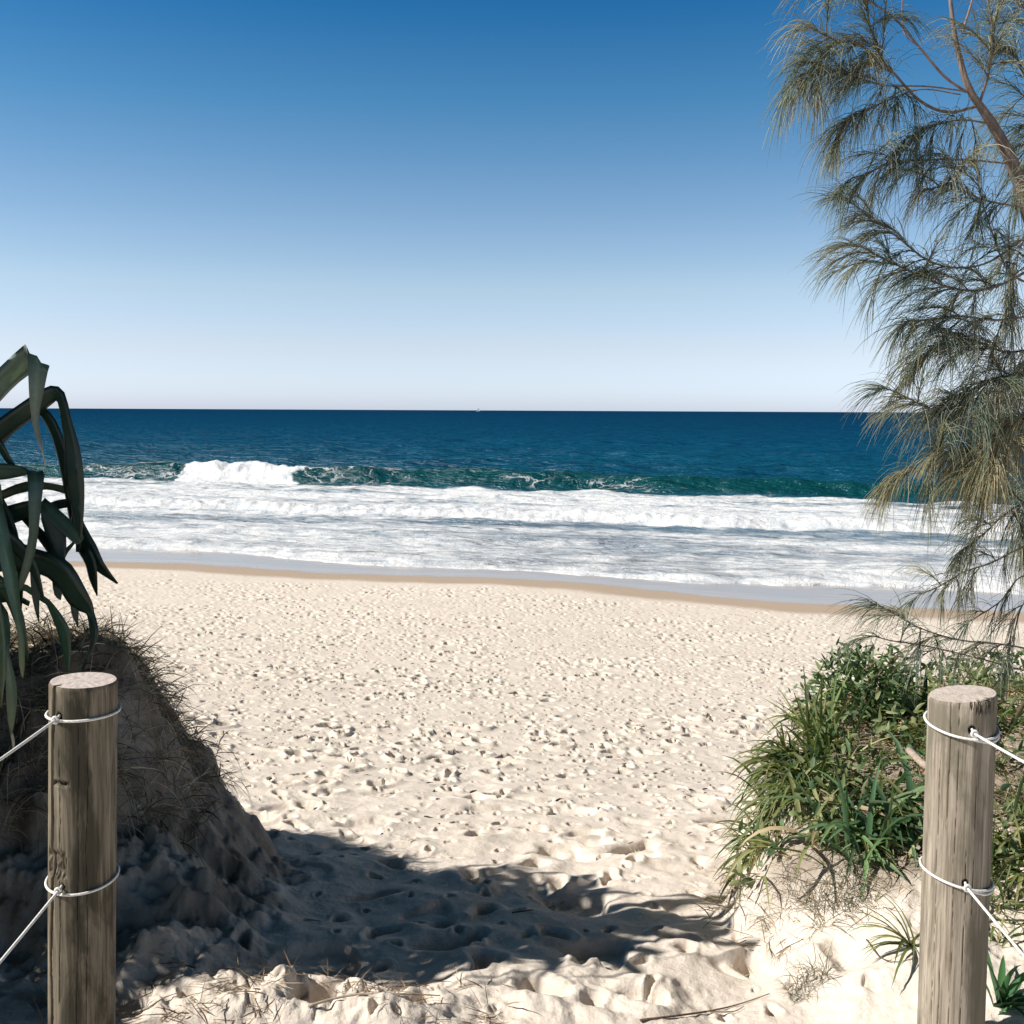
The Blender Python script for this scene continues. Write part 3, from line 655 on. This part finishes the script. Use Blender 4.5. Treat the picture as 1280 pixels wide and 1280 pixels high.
# the rest of the crown, out of the frame to the left
def crown(center, N, par, keep_out=True, Lr=(.85, 1.3)):
    made = 0; tries = 0
    inv = CM.inverted()
    while made < N and tries < 4000:
        tries += 1
        az = random.uniform(0, 2 * math.pi); el = random.uniform(-.1, 1.25); L = random.uniform(*Lr); w = random.uniform(.05, .075)
        d = Vector((math.cos(az) * math.cos(el), math.sin(az) * math.cos(el), math.sin(el)))
        S = 16; fold = random.randint(7, 12); p_ = Vector(center) + d * .05; pts = [p_.copy()]; dirs = [d.copy()]
        for k in range(S):
            if k == fold: d = (d * .25 + Vector((random.uniform(-.2,.2), random.uniform(-.2,.2), -1))).normalized()
            else: d = (d + Vector((0, 0, -.055 if k < fold else -.12))).normalized()
            p_ = p_ + d * L / S; pts.append(p_.copy()); dirs.append(d.copy())
        bad = False
        for v in pts:
            c_ = inv @ (v - Vector((0, 0, EYE)))
            if c_.z < 0 and 640 + 1280 * c_.x / -c_.z > -12: bad = True
            if not 2.70 < v.y - .158 * v.x < 4.08: bad = True
        if keep_out and bad: continue
        V, T = [], []; side = d.cross(Vector((0, 0, 1)))
        side = Vector((-math.sin(az), math.cos(az), 0)) if True else side
        for k, (v, dr) in enumerate(zip(pts, dirs)):
            ww = w * (1 - (k / S) ** 3) * .5 + .001; n_ = side.cross(dr).normalized(); s2 = dr.cross(n_).normalized()
            for f, h_ in ((-1, 0), (0, 1), (1, 0)): V.append(v + s2 * ww * f - n_ * ww * .4 * h_); T.append(DG if k < S-1 else (.15, .17, .08))
        Fq = [(k*3+j, k*3+j+1, k*3+j+4, k*3+j+3) for k in range(S) for j in (0, 1)]
        link('leaf', mesh_np('leaf', np.array([tuple(v) for v in V]), np.array(Fq), {'tint': np.array(T)}), PAND, par); made += 1
crown(pc, 70, proot)

# ------------------------------------------------------------------ unseen bushes past the left edge, added to cast the path shadow
def leafy(cx, cy, rx, ry, z0, z1, N, cols, Lf=(.04, .09), Wf=(.012, .022), flt=None, power=.45):
    th_ = rng.uniform(0, 2*np.pi, N); u = rng.uniform(0, 1, N) ** power; ph = rng.uniform(-1, 1, N)
    x = cx + rx * u * np.cos(th_) * np.sqrt(1 - ph**2 * .8); y = cy + ry * u * np.sin(th_) * np.sqrt(1 - ph**2 * .8); z = (z0+z1)/2 + (z1-z0)/2 * ph * u
    b = np.stack([x, y, z], 1)
    if flt is not None: b = b[flt(b)]
    n = len(b); dd_ = nrm(np.stack([x[:n]*0, x[:n]*0, x[:n]*0], 1) + rng.normal(0, 1, (n, 3)) + nrm(b - np.array([cx, cy, (z0+z1)/2])) * .8 + [0, 0, .3])
    return ribbons(b, dd_, rng.uniform(*Lf, n), rng.uniform(*Wf, n), rng.uniform(.1, .8, n), pick(cols, n), 3, .1)
def shade_shrub(x, y, rx, ry, h, N, label, flt, cols=((.04, .08, .03), (.06, .10, .04), (.03, .06, .03))):
    z = gz(x, y); rt = empty('shade_shrub', (x, y, z)); tag(rt, label, 'shade_shrub')
    for k in range(7):
        a = random.uniform(0, 6.28); rr_ = random.uniform(.2, .8)
        pts = catmull([(x, y, z - .05), (x + rx*.2*math.cos(a), y + ry*.2*math.sin(a), z + h*.3), (x + rx*rr_*math.cos(a), y + ry*rr_*math.sin(a), z + h*.75)], 6)
        tube_obj('branch', pts, np.linspace(.022, .006, len(pts)), BARK, rt, 7)
    build('foliage', [leafy(x, y, rx, ry, z + .05, z + h, int(N * 1.7), cols, flt=flt)], GRASS, rt)
inv = CM.inverted()
def offleft(b, lim=-25, plane=True):
    c_ = (b - np.array([0, 0, EYE])) @ np.array(inv).T
    if not plane: return (640 + 1280 * c_[:, 0] / -c_[:, 2] < lim) & (b[:, 1] < 2.75) & (b[:, 2] < 3.22 + .87 * (-1.22 - b[:, 0]))
    return (640 + 1280 * c_[:, 0] / -c_[:, 2] < lim) & (b[:, 1] - .158 * b[:, 0] > 2.69) & (b[:, 1] - .158 * b[:, 0] < 4.08 + rng.uniform(-.15, .06, len(b)))  # leaves clipped along the sun direction to shape the cast shadow
shade_shrub(-3.1, 3.35, 1.0, .75, 1.7, 9000, 'dense green bush added out of frame beyond the pandanus to shade the path', offleft)
shade_shrub(-2.6, 3.0, .95, .65, 1.95, 13000, 'dense leafy bush added out of frame on the near left slope to shade the path', offleft)
shade_shrub(-1.95, 2.34, .5, .3, .62, 3500, 'knee-high bush added out of frame to shade the sand left of the darker post', lambda b: offleft(b, -15, False))
shade_shrub(-2.7, 3.75, .8, .5, 1.0, 6000, 'low rounded bush added out of frame at the back of the left bank to cast shade', offleft)

# ------------------------------------------------------------------ she-oak on the right
croot = empty('she_oak_tree', (2.75, 3.9, gz(2.75, 3.9)))
tag(croot, 'drooping she-oak with wispy needle foliage hanging over the right bank', 'tree')
NC = ((.16, .20, .135), (.20, .235, .15), (.32, .31, .21), (.11, .155, .12), (.44, .42, .32), (.32, .28, .16), (.08, .125, .10), (.13, .18, .14))
def wpts(pp): return [tuple(P(*a)) for a in pp]
tr = catmull([(2.75, 3.9, gz(2.75, 3.9) - .1), (2.62, 3.85, 3.9), (2.45, 3.8, 4.4)] + wpts([(1345,470,3.72), (1300,310,3.66), (1270,215,3.62), (1240,155,3.6), (1212,112,3.58), (1199,70,3.58), (1190,20,3.58), (1184,-60,3.6), (1180,-150,3.6)]), 8)
rad = np.interp(np.linspace(0, 1, len(tr)), [0, .4, .6, .75, .85, 1], [.05, .026, .0125, .0085, .006, .0035])
tube_obj('trunk', tr, rad, BARK, croot, 12, .03)
def branch(pp, r0, mat=BARK, tw=14, nd=36, start=.25, tl=(.10, .26), nl=(.10, .22), droop=1.6, cols=NC, tipn=30, ndr=1.0):
    pts = catmull(wpts(pp), 8)
    if tw > 5: pts = pts[:max(6, int(len(pts) * .88))]; tw = max(4, int(tw * .85))
    n = len(pts); r0 *= .55; nd = nd * .80; nl = (nl[0] * .85, nl[1] * .85); tipn = 14
    br = tube_obj('branch', pts, np.linspace(r0, max(.0022, r0 * .22), n), mat, croot, 6, .04)
    if tw == 0: return
    parts = []; tubes = []
    seg = nrm(np.gradient(pts, axis=0))
    for k in range(tw + 1):
        f = start + (1 - start) * (k + random.random() * .8) / (tw + 1) if k < tw else .999
        i = min(n - 2, int(f * (n - 1))); b = pts[i] + (pts[i+1] - pts[i]) * (f * (n-1) - i)
        d = seg[i] + rng.normal(0, .75, 3) * (0.15 if k == tw else 1); d = d / np.linalg.norm(d)
        L = random.uniform(*tl) * (.8 if k < tw else .5)
        tp_, td = paths(b[None], d[None], np.array([L]), np.array([.9]), 6, .3); tp_ = tp_[0]; td = td[0]
        V, Fq = tube(tp_, np.linspace(.0024, .0010, 7), 4, False); tubes.append((V, Fq, np.tile([.13, .10, .07], (len(V), 1))))
        N = int(nd * random.uniform(.6, 1.3)) + (tipn if k == tw else 0)
        ff = rng.uniform(.05, 1, N) * 6; ii = np.minimum(5, ff.astype(int)); bb = tp_[ii] + (tp_[ii+1] - tp_[ii]) * (ff - ii)[:, None]
        dd_ = td[ii] * 1.0 + rng.normal(0, .28, (N, 3)) + [0, 0, .05]
        tone = np.array(cols)[rng.integers(0, len(cols))]
        cc = (pick(cols, N, .35) * .5 + tone * .5) * random.uniform(.85, 1.4)
        parts.append(needles(bb, dd_, rng.uniform(*nl, N) * random.uniform(.8, 1.15), rng.uniform(.0009, .0015, N), rng.uniform(.6, 1.5, N) * droop, cc))
    # needles straight off the branch's outer part
    N = int(tw * nd * .28); ff = (start + (1 - start) * rng.uniform(0, 1, N)) * (n - 1.01); ii = ff.astype(int)
    bb = pts[ii] + (pts[ii+1] - pts[ii]) * (ff - ii)[:, None]
    parts.append(needles(bb, seg[ii] * .9 + rng.normal(0, .45, (N, 3)) + [0, 0, .1], rng.uniform(*nl, N), rng.uniform(.0007, .00125, N), rng.uniform(.6, 1.5, N) * droop, pick(cols, N, .22)))
    V, Fq, T = join(parts + tubes)
    o = link('foliage', mesh_np('foliage', V, Fq, {'tint': T}), NEEDLE); o.parent = br
    o.matrix_parent_inverse = br.matrix_world.inverted() if False else Matrix.Identity(4)
    return br
branch([(1203,40,3.58), (1214,5,3.56), (1226,-40,3.55)], .008, BARKP, 0)
branch([(1208,115,3.58), (1180,95,3.55), (1150,60,3.5), (1120,25,3.45), (1088,2,3.42), (1050,-15,3.4)], .0085, BARKP, 5, 26, .75)
branch([(1150,60,3.5),(1130,40,3.5),(1128,0,3.5),(1130,-30,3.5)], .003, BARKP, 0)
branch([(1225,132,3.6), (1185,140,3.55), (1150,126,3.5), (1118,92,3.45), (1098,68,3.42), (1085,20,3.4), (1076,-25,3.4)], .011, BARK, 14, 34, .55)
branch([(1100,72,3.43), (1070,55,3.4), (1040,48,3.35), (1012,34,3.3)], .007, BARK, 12, 34, .2, (.1,.2), (.12,.24))
branch([(1225,128,3.6), (1236,90,3.55), (1240,45,3.5), (1232,-20,3.5)], .010, BARK, 12, 34, .3)
branch([(1212,115,3.58), (1160,108,3.5), (1100,106,3.42), (1050,88,3.36), (1010,90,3.3), (988,108,3.28)], .005, BARK, 15, 38, .38, (.08,.18), (.12,.24))
branch([(1200,118,3.58),(1150,112,3.5),(1100,130,3.4),(1062,150,3.35),(1040,190,3.3)], .004, BARK, 12, 34, .3, (.08,.18), (.12,.24), 1.9)
branch([(1240,155,3.6), (1200,150,3.5), (1160,160,3.45), (1130,175,3.4)], .006, BARK, 13, 34, .2, (.1,.2), (.1,.22))
branch([(1265,205,3.62), (1210,200,3.5), (1160,200,3.45), (1115,204,3.4), (1080,218,3.35), (1045,228,3.3)], .006, BARK, 15, 30, .3, (.1,.2), (.1,.22), 1.8)
branch([(1285,260,3.65), (1230,250,3.45), (1190,232,3.4), (1150,240,3.35)], .006, BARK, 14, 34, .2, (.1,.22), (.12,.24), 1.9)
branch([(1290,290,3.65), (1230,330,3.5), (1170,330,3.45), (1120,295,3.4), (1085,268,3.38), (1050,245,3.35)], .007, BARK, 15, 30, .25, (.1,.22), (.1,.2), 1.2)
branch([(1300,330,3.66), (1240,360,3.5), (1190,360,3.45), (1140,340,3.4), (1095,318,3.38), (1062,300,3.35)], .009, BARK, 22, 40, .15, (.12,.26), (.1,.2), 1.2)
branch([(1300,360,3.66), (1262,340,3.5), (1240,290,3.45), (1225,240,3.45), (1222,200,3.4)], .007, BARK, 14, 30, .2)
branch([(1310,390,3.68), (1250,400,3.5), (1200,395,3.45), (1160,400,3.4), (1120,402,3.35)], .008, BARK, 18, 38, .2, (.12,.26), (.1,.22), 1.4)
branch([(1320,430,3.7), (1260,440,3.5), (1215,425,3.45), (1175,432,3.4), (1150,450,3.38)], .008, BARK, 18, 38, .2, (.12,.26), (.1,.22), 1.6)
branch([(1330,500,3.7), (1270,500,3.55), (1220,505,3.45), (1170,512,3.38), (1130,495,3.34), (1085,474,3.3)], .006, BARK, 14, 30, .25, (.08,.18), (.12,.24), 1.3)
branch([(1330,480,3.7), (1270,470,3.45), (1225,480,3.4), (1200,510,3.38), (1180,540,3.36)], .007, BARK, 20, 42, .2, (.12,.24), (.14,.26), 2.0)
branch([(1340,560,3.7), (1280,560,3.5), (1230,565,3.4), (1190,575,3.36), (1140,588,3.32), (1124,606,3.3)], .007, BARK, 17, 38, .25, (.1,.2), (.12,.24), 1.9, ((.38,.32,.17), (.48,.40,.25), (.22,.24,.14), (.17,.20,.14), (.32,.31,.19)))
branch([(1330,520,3.7), (1290,520,3.4), (1260,540,3.35), (1240,580,3.3), (1230,610,3.3)], .006, BARK, 20, 40, .2, (.1,.22), (.15,.28), 2.2, ((.38,.32,.17), (.48,.40,.25), (.22,.24,.14), (.17,.20,.14), (.32,.31,.19)))
branch([(1340,600,3.7), (1300,620,3.5), (1260,640,3.4), (1225,672,3.36), (1200,690,3.34)], .006, BARK, 10, 30, .35, (.08,.16), (.12,.22), 2.2)
branch([(1340,660,3.7), (1280,683,3.5), (1240,703,3.42), (1205,715,3.38), (1170,735,3.34), (1135,747,3.32)], .006, BARK, 10, 22, .35, (.06,.14), (.10,.2), 2.0)
branch([(1330,735,3.6), (1280,720,3.4), (1250,752,3.36), (1215,775,3.34)], .004, BARK, 4, 12, .4, (.05,.1), (.1,.18), 1.5)
branch([(1330,690,3.6), (1290,740,3.45), (1268,775,3.4), (1262,810,3.4)], .004, BARK, 4, 14, .4)
branch([(1350,830,3.6), (1270,808,3.5), (1200,800,3.42), (1150,785,3.36), (1115,765,3.32), (1082,748,3.3)], .007, BARK, 10, 24, .25, (.08,.18), (.12,.24), 1.3, NC)
branch([(1350,850,3.6), (1280,838,3.5), (1220,822,3.42), (1160,808,3.36), (1110,800,3.32), (1088,792,3.3)], .006, BARK, 6, 18, .2, (.08,.18), (.12,.22), 1.3, NC)
for a, b, c_, d_ in (((1310,330),(1290,420),(1275,500),(1270,560)), ((1320,250),(1280,300),(1262,350),(1255,400)), ((1310,60),(1285,20),(1270,-10),(1262,-40)), ((1300,180),(1290,120),(1275,80),(1262,60)), ((1320,400),(1300,450),(1250,490),(1235,540)), ((1350,150),(1310,160),(1290,190),(1272,230)), ((1330,620),(1300,600),(1280,640),(1275,680))):
    branch([(*a,3.8), (*b,3.75), (*c_,3.7), (*d_,3.65)], .007, BARK, 16, 36, .1, (.12,.26), (.12,.24), 1.6)

# ------------------------------------------------------------------ ground vegetation, right bank
GC = ((.15, .19, .06), (.09, .14, .05), (.23, .25, .10), (.06, .10, .04), (.31, .31, .14), (.12, .16, .07))
STR = ((.42, .33, .21), (.34, .26, .17), (.26, .18, .12), (.50, .42, .29), (.18, .12, .08))
def on_ground(xy, lift=0.0):
    return np.column_stack([xy, ground(xy[:, 0], xy[:, 1]) + lift])
def region(N, fn, box):
    out = []
    while sum(map(len, out)) < N:
        c_ = rng.uniform([box[0], box[2]], [box[1], box[3]], (N * 3, 2)); out.append(c_[fn(c_[:, 0], c_[:, 1])])
    return np.concatenate(out)[:N]
def rmask(x, y):
    e = right_bank(x, y); nz_ = fbm(x * 2.2, y * 2.2, 201, 3)
    return (e > .02 + .05 * nz_) & (y > 3.14 + .14 * nz_ - .35 * ss(1.25, 1.6, x)) & (y < 5.4)
def blades(xy, L, W, up, out_dir, droop, cols, S=6, wig=.25, lift=0.0, jit=.25, tips=None):
    b = on_ground(xy, lift); n = len(b)
    d = np.stack([rng.normal(0, .55, n) + out_dir[0], rng.normal(0, .55, n) + out_dir[1], np.full(n, up)], 1)
    side = nrm(np.stack([rng.normal(0, .4, n), rng.normal(0, .4, n), np.ones(n)], 1))
    return ribbons(b, d, rng.uniform(*L, n), rng.uniform(*W, n), rng.uniform(*droop, n), pick(cols, n, jit), S, wig, side=side, tipcol=pick(((.30,.25,.12), (.10,.15,.06)), n) if tips else None)
def clumps(nc, per, box, mask, L, W, up, droop, cols, spread=.05, **k):
    c_ = region(nc, mask, box); xy = np.repeat(c_, per, 0) + rng.normal(0, spread, (nc * per, 2))
    parts_dir = np.repeat(rng.normal(0, .35, (nc, 2)), per, 0)
    return blades(xy, L, W, up, (parts_dir[:, 0] - .12, parts_dir[:, 1] - .18), droop, cols, **k)
bx_ = (.7, 3.4, 2.9, 5.4)
cover = [clumps(150, 9, bx_, rmask, (.13, .30), (.010, .020), .8, (1.0, 2.4), GC, tips=True),
         clumps(60, 8, bx_, rmask, (.16, .34), (.014, .024), .7, (1.0, 2.4), GC[:4] + STR[:1]),
         clumps(170, 16, bx_, rmask, (.10, .24), (.003, .006), .7, (.8, 2.2), GC + STR[:4])]
o = build('dune_grass', cover, GRASS); tag(o, 'tangled green dune grass covering the right bank', 'grass', kind='stuff')
# broad-leaved creeper mixed through the grass
xy = region(2600, lambda x, y: rmask(x, y) & (fbm(x * 2.6, y * 2.6, 205, 2) > -.1), bx_)
b = on_ground(xy); b[:, 2] += rng.uniform(.02, .20, len(b)); n = len(b)
d = nrm(rng.normal(0, 1, (n, 3)) + [0, -.3, .5])
o = build('creeper', [ribbons(b, d, rng.uniform(.025, .055, n), rng.uniform(.014, .028, n), rng.uniform(0, .8, n), pick(((.10, .16, .07), (.16, .21, .09), (.26, .28, .14), (.06, .11, .05)), n), 3, .1)], GRASS)
tag(o, 'small-leaved creeper mixed through the grass on the right bank', 'ground cover', kind='stuff')
# dead litter under and in front of the grass
lm = lambda x, y: (right_bank(x, y) > .0 + .08 * fbm(x * 3, y * 3, 209, 2)) & (y > 2.86 + .22 * fbm(x * 4, y * 4, 208, 2) - .2 * ss(1.2, 1.7, x)) & (y < 5.4)
xy = region(8500, lm, (.7, 3.2, 2.6, 5.2)); b = on_ground(xy, .008); n = len(b)
d = np.stack([rng.normal(0, 1, n), rng.normal(0, 1, n), rng.normal(.12, .22, n)], 1)
o = build('straw_litter', [ribbons(b, d, rng.uniform(.05, .16, n), rng.uniform(.0018, .004, n), rng.uniform(0, .5, n), pick(STR, n), 3, .7)], DRY)
tag(o, 'brown dead grass litter lying under the right bank grass', 'litter', kind='stuff')

def on_sand(px, py):
    v = P(px, py, 1.0) - Vector((0, 0, EYE)); d = np.arange(1.8, 14, .01)
    g = ground(v.x * d, d); i = int(np.argmax(EYE + v.z * d <= g))
    return (v.x * d[i], d[i], float(g[i]))
def tuft(name, px, py, dguess, N, L, W, up, outd, droop, cols, spread, label, cat='grass tuft', mat=GRASS, lift=0, jit=.25, wig=.25, S=7, rnd=.55, tips=False):
    # walk along the ray until it meets the ground
    x, y, _z = on_sand(px, py)
    xy = np.stack([x + np.clip(rng.normal(0, spread, N), -1.3 * spread, 1.3 * spread), y + np.clip(rng.normal(0, spread, N), -1.3 * spread, 1.3 * spread)], 1)
    b = on_ground(xy, lift); dd_ = np.stack([rng.normal(0, rnd, N) + outd[0], rng.normal(0, rnd, N) + outd[1], np.full(N, up) + rng.normal(0, .2, N)], 1)
    side = nrm(np.stack([rng.normal(0, .4, N), rng.normal(0, .4, N), np.ones(N)], 1))
    o = build(name, [ribbons(b, dd_, rng.uniform(*L, N), rng.uniform(*W, N), rng.uniform(*droop, N), pick(cols, N, jit), S, wig, side=side, tipcol=pick(((.30,.25,.12), (.10,.15,.06)), N) if tips else None)], mat)
    tag(o, label, cat)
    # put the origin at the base
    z = gz(x, y); o.data.transform(Matrix.Translation((-x, -y, -z))); o.location = (x, y, z)
    return o
OL = ((.11, .125, .085), (.15, .155, .10), (.21, .19, .12), (.08, .095, .06), (.32, .26, .17))
tuft('grass_clump', 975, 1010, 3.7, 170, (.14, .28), (.008, .015), .55, (-.45, -.25), (1.6, 3.0), GC + GC[4:5], .06, 'arching green grass clump spilling over the left edge of the right bank', tips=True)
tuft('grass_clump', 1010, 960, 4, 120, (.16, .32), (.009, .018), .7, (-.45, -.15), (1.2, 2.6), GC, .07, 'upper green grass clump behind the arching one on the right bank', tips=True)
tuft('grass_clump', 1030, 935, 4, 26, (.20, .36), (.011, .017), 1.5, (-.25, 0), (.3, 1.0), GC[:3], .05, 'upright spiky green blades standing highest at the left of the right bank')
tuft('grass_clump', 1085, 1055, 3.5, 34, (.22, .38), (.016, .026), .7, (-.1, -.35), (1.2, 2.2), ((.075,.15,.07), (.06,.13,.06), (.13,.21,.09)), .06, 'broad-bladed dark green clump at the front of the right bank')
tuft('grass_clump', 1120, 1020, 3.7, 34, (.22, .38), (.016, .026), .7, (.15, -.4), (1.2, 2.4), ((.075,.15,.07), (.06,.13,.06), (.13,.21,.09)), .06, 'broad-bladed clump just left of the silvery post')
tuft('grass_tuft', 1140, 1185, 2.8, 22, (.12, .24), (.006, .012), .7, (-.4, -.2), (.8, 2.2), GC[:3] + STR[:1], .006, 'small green tuft on the sand touching the left side of the silvery post')
tuft('grass_tuft', 1050, 1120, 3, 300, (.05, .13), (.0016, .003), .55, (-.1, -.1), (.6, 2.2), OL, .06, 'grey-green wiry tussock on the sand slope below the green clumps', mat=DRY)
tuft('grass_tuft', 985, 1115, 3, 150, (.04, .11), (.0014, .0026), .5, (-.2, -.1), (.6, 2.2), OL[2:], .05, 'thin straw-coloured tussock at the left of the sand slope', mat=DRY)
tuft('grass_tuft', 1010, 1230, 2.6, 170, (.04, .11), (.0013, .0024), .6, (-.05, -.1), (.8, 2.4), OL, .035, 'lowest wiry tussock near the bottom of the right sand slope', mat=DRY)
tuft('grass_tuft', 1262, 1150, 2.8, 60, (.10, .22), (.006, .012), .6, (-.1, -.2), (.8, 2.2), GC, .06, 'green tuft on the bank close behind the right side of the silvery post', tips=True)
tuft('grass_tuft', 1250, 1262, 2.5, 16, (.14, .26), (.014, .024), .7, (.2, -.1), (.8, 2.0), ((.04,.12,.05), (.06,.15,.06)), .010, 'broad green leaves in the shadow right of the silvery post')
tuft('grass_tuft', 1262, 1080, 3, 60, (.14, .28), (.010, .018), .6, (-.1, -.2), (.8, 2.2), GC, .08, 'leafy tuft at the right edge of the photo above the lower rope', tips=True)
tuft('grass_tuft', 95, 1276, 2.3, 60, (.05, .12), (.0018, .004), .9, (0, -.1), (.2, 1.2), STR[:4] + ((.18, .2, .1),), .05, 'straw tuft at the foot of the darker left post', mat=DRY)
# flowering shrublet with one red flower
fx = P(1082, 880, 4.1); zf = gz(fx.x, 4.1); fr = empty('flowering_bush', (fx.x, 4.1, zf)); tag(fr, 'leafy bush with one small red flower among the right bank grass', 'bush')
build('foliage', [leafy(fx.x, 4.1, .2, .16, zf + .02, zf + .34, 700, ((.10,.16,.07), (.14,.21,.09), (.20,.25,.12), (.06,.11,.05)), (.03, .06), (.012, .02))], GRASS, fr)
for k in range(4):
    pts = catmull([(fx.x, 4.1, zf - .02), (fx.x + random.uniform(-.06,.06), 4.1 + random.uniform(-.05,.05), zf + .16), (fx.x + random.uniform(-.14,.14), 4.1 + random.uniform(-.1,.1), zf + .31)], 5)
    tube_obj('stem', pts, np.linspace(.004, .002, len(pts)), TWIG, fr, 6)
m = M('red_petal'); RED = m.done(m.bsdf(Base_Color=(.45, .17, .13), Roughness=.6))
fp = P(1060, 873, 3.95); a = np.arange(7) / 7 * 6.283
b = np.tile([fp.x, fp.y, fp.z], (7, 1)); build('flower', [ribbons(b, np.stack([np.cos(a), -.4 + 0*a, np.sin(a) * .8], 1), np.full(7, .017), np.full(7, .010), np.full(7, .4), np.tile([.5, .1, .08], (7, 1)), 3, .1)], RED, fr)
tube_obj('stem', catmull([(fp.x, fp.y + .004, fp.z), (fp.x + .02, 4.0, fp.z - .12), (fx.x, 4.08, zf)], 5), .002, TWIG, fr, 6)

# ------------------------------------------------------------------ twigs, roots
def stick(name, pxs, r0, mat, label, cat, lift=.006, fork=()):
    pts = np.array([on_sand(*a) for a in pxs]); pts[:, 2] += lift; c_ = catmull(pts, 5)
    V, Fq = tube(c_, np.linspace(r0, r0 * .35, len(c_)), 7, True, .06); VV, FF, o_ = [V], [Fq], len(V)
    for fk in fork:
        pts = np.array([on_sand(*a) for a in fk]); pts[:, 2] += lift; c_ = catmull(pts, 4)
        V, Fq = tube(c_, np.linspace(r0 * .6, r0 * .25, len(c_)), 6, True, .06); VV.append(V); FF.append(Fq + o_); o_ += len(V)
    return tag(link(name, mesh_np(name, np.concatenate(VV), np.concatenate(FF)), mat), label, cat)
stick('twig', [(800,1279), (850,1272), (890,1266), (925,1258), (962,1245)], .0035, TWIG, 'long thin dark twig lying on the sand at the bottom centre right', 'twig', fork=([(880,1268), (915,1268), (930,1262)],))
stick('root', [(922,1068), (918,1100), (914,1125), (906,1150)], .006, TWIG, 'dark root hanging down the left edge of the right bank', 'root', .02, fork=([(918,1118), (932,1112), (945,1100)], [(916,1095),(905,1098),(893,1108)]))
stick('twig', [(1083,1180), (1100,1200), (1122,1205), (1146,1200)], .002, TWIG, 'thin dark twig on the sand left of the silvery post', 'twig')
stick('twig', [(385,1262), (420,1252), (455,1246), (500,1249), (550,1252)], .004, PALE, 'pale root lying along the crumbled sand at the bottom left', 'twig', fork=([(455,1246), (462,1225), (470,1215)],))
stick('twig', [(160,1272), (185,1262), (205,1250), (222,1246)], .003, PALE, 'short pale twig just right of the darker left post', 'twig')
stick('twig', [(640,1143), (662,1140), (690,1136), (705,1132)], .003, TWIG, 'small twig beside the sunlit lump in the shaded sand', 'twig')
s0 = P(1136, 938, 2.9); s1 = P(1158, 958, 2.75); s2 = P(1185, 975, 2.8)
V, Fq = tube(catmull([tuple(s0), tuple(s1), tuple(s2), (s2.x + .1, 2.9, gz(s2.x + .1, 2.9) - .02)], 5), np.linspace(.011, .008, 16), 8, True, .05)
tag(link('broken_branch', mesh_np('broken_branch', V, Fq), PALE), 'pale broken branch stub poking out behind the silvery post', 'branch')

# ------------------------------------------------------------------ dry mat on the left bank
def lmask(x, y):
    s = left_bank(x, y) + .06 * fbm(x * 3, y * 3, 301, 2); return (s > .36) & (y < 5.6) & (x > -3.6)
xy = region(9000, lambda x, y: lmask(x, y) & (left_bank(x, y) < 1.3), (-3.2, -.9, 2.9, 5.4)); b = on_ground(xy, .01); n = len(b)
d = np.stack([rng.normal(.15, 1, n), rng.normal(-.15, 1, n), rng.normal(.45, .4, n)], 1)
LC = ((.30, .24, .17), (.20, .15, .11), (.42, .35, .25), (.12, .09, .065), (.17, .17, .11), (.52, .45, .34))
p1 = ribbons(b, d, rng.uniform(.06, .22, n), rng.uniform(.0018, .0065, n), rng.uniform(.3, 2.2, n), pick(LC, n, .35), 5, .8)
xy = region(3200, lambda x, y: (np.abs(left_bank(x, y) - .50) < .16), (-3.0, -.9, 2.9, 5.2)); b = on_ground(xy, .0); n = len(b)
d = np.stack([rng.normal(.5, .5, n), rng.normal(-.4, .6, n), rng.normal(.3, .4, n)], 1)
p2 = ribbons(b, d, rng.uniform(.10, .30, n), rng.uniform(.0015, .0035, n), rng.uniform(2.0, 5.0, n), pick(LC, n), 7, .5)
o = build('dry_grass', [p1, p2], DRY); tag(o, 'matted dry brown grass along the top of the left bank', 'grass', kind='stuff')
# bark, root and straw crumbs on the crusted sand between the post and the path
xy = region(420, lambda x, y: (np.abs(x + .5) < .5) & (y > 2.44) & (y < 2.74) & (fbm(x * 5, y * 5, 401, 2) > -.15), (-1.1, .1, 2.4, 2.8)); b = on_ground(xy, .004); n = len(b)
d = np.stack([rng.normal(0, 1, n), rng.normal(0, .7, n), rng.normal(.12, .2, n)], 1)
o = build('root_litter', [ribbons(b, d, rng.uniform(.02, .11, n), rng.uniform(.0012, .0042, n), rng.uniform(0, .6, n), pick(((.26,.18,.12), (.14,.09,.06), (.40,.31,.22)), n), 5, .9)], DRY)
tag(o, 'brown roots and bark crumbs on the crusted sand right of the darker post', 'litter', kind='stuff')
# litter specks on the open beach
xy = region(3200, lambda x, y: (np.abs(x) < .58 * y) & (y > 4.5) & (left_bank(x, y) < -.1) & (right_bank(x, y) * (y < 6.5) < .1) & (h2(np.floor(x * 2), np.floor(y * 2), 5) > .35), (-12, 12, 4.5, 22)); b = on_ground(xy, .006); n = len(b)
d = np.stack([rng.normal(0, 1, n), rng.normal(0, 1, n), rng.normal(.1, .2, n)], 1)
o = build('beach_litter', [ribbons(b, d, rng.uniform(.015, .06, n), rng.uniform(.005, .018, n), rng.uniform(0, .6, n), pick(((.14,.10,.07), (.08,.055,.035), (.22,.16,.11)), n), 3, .6)], DRY)
tag(o, 'scattered brown leaf and bark litter on the open beach', 'litter', kind='stuff')

print('objects', len(bpy.data.objects))
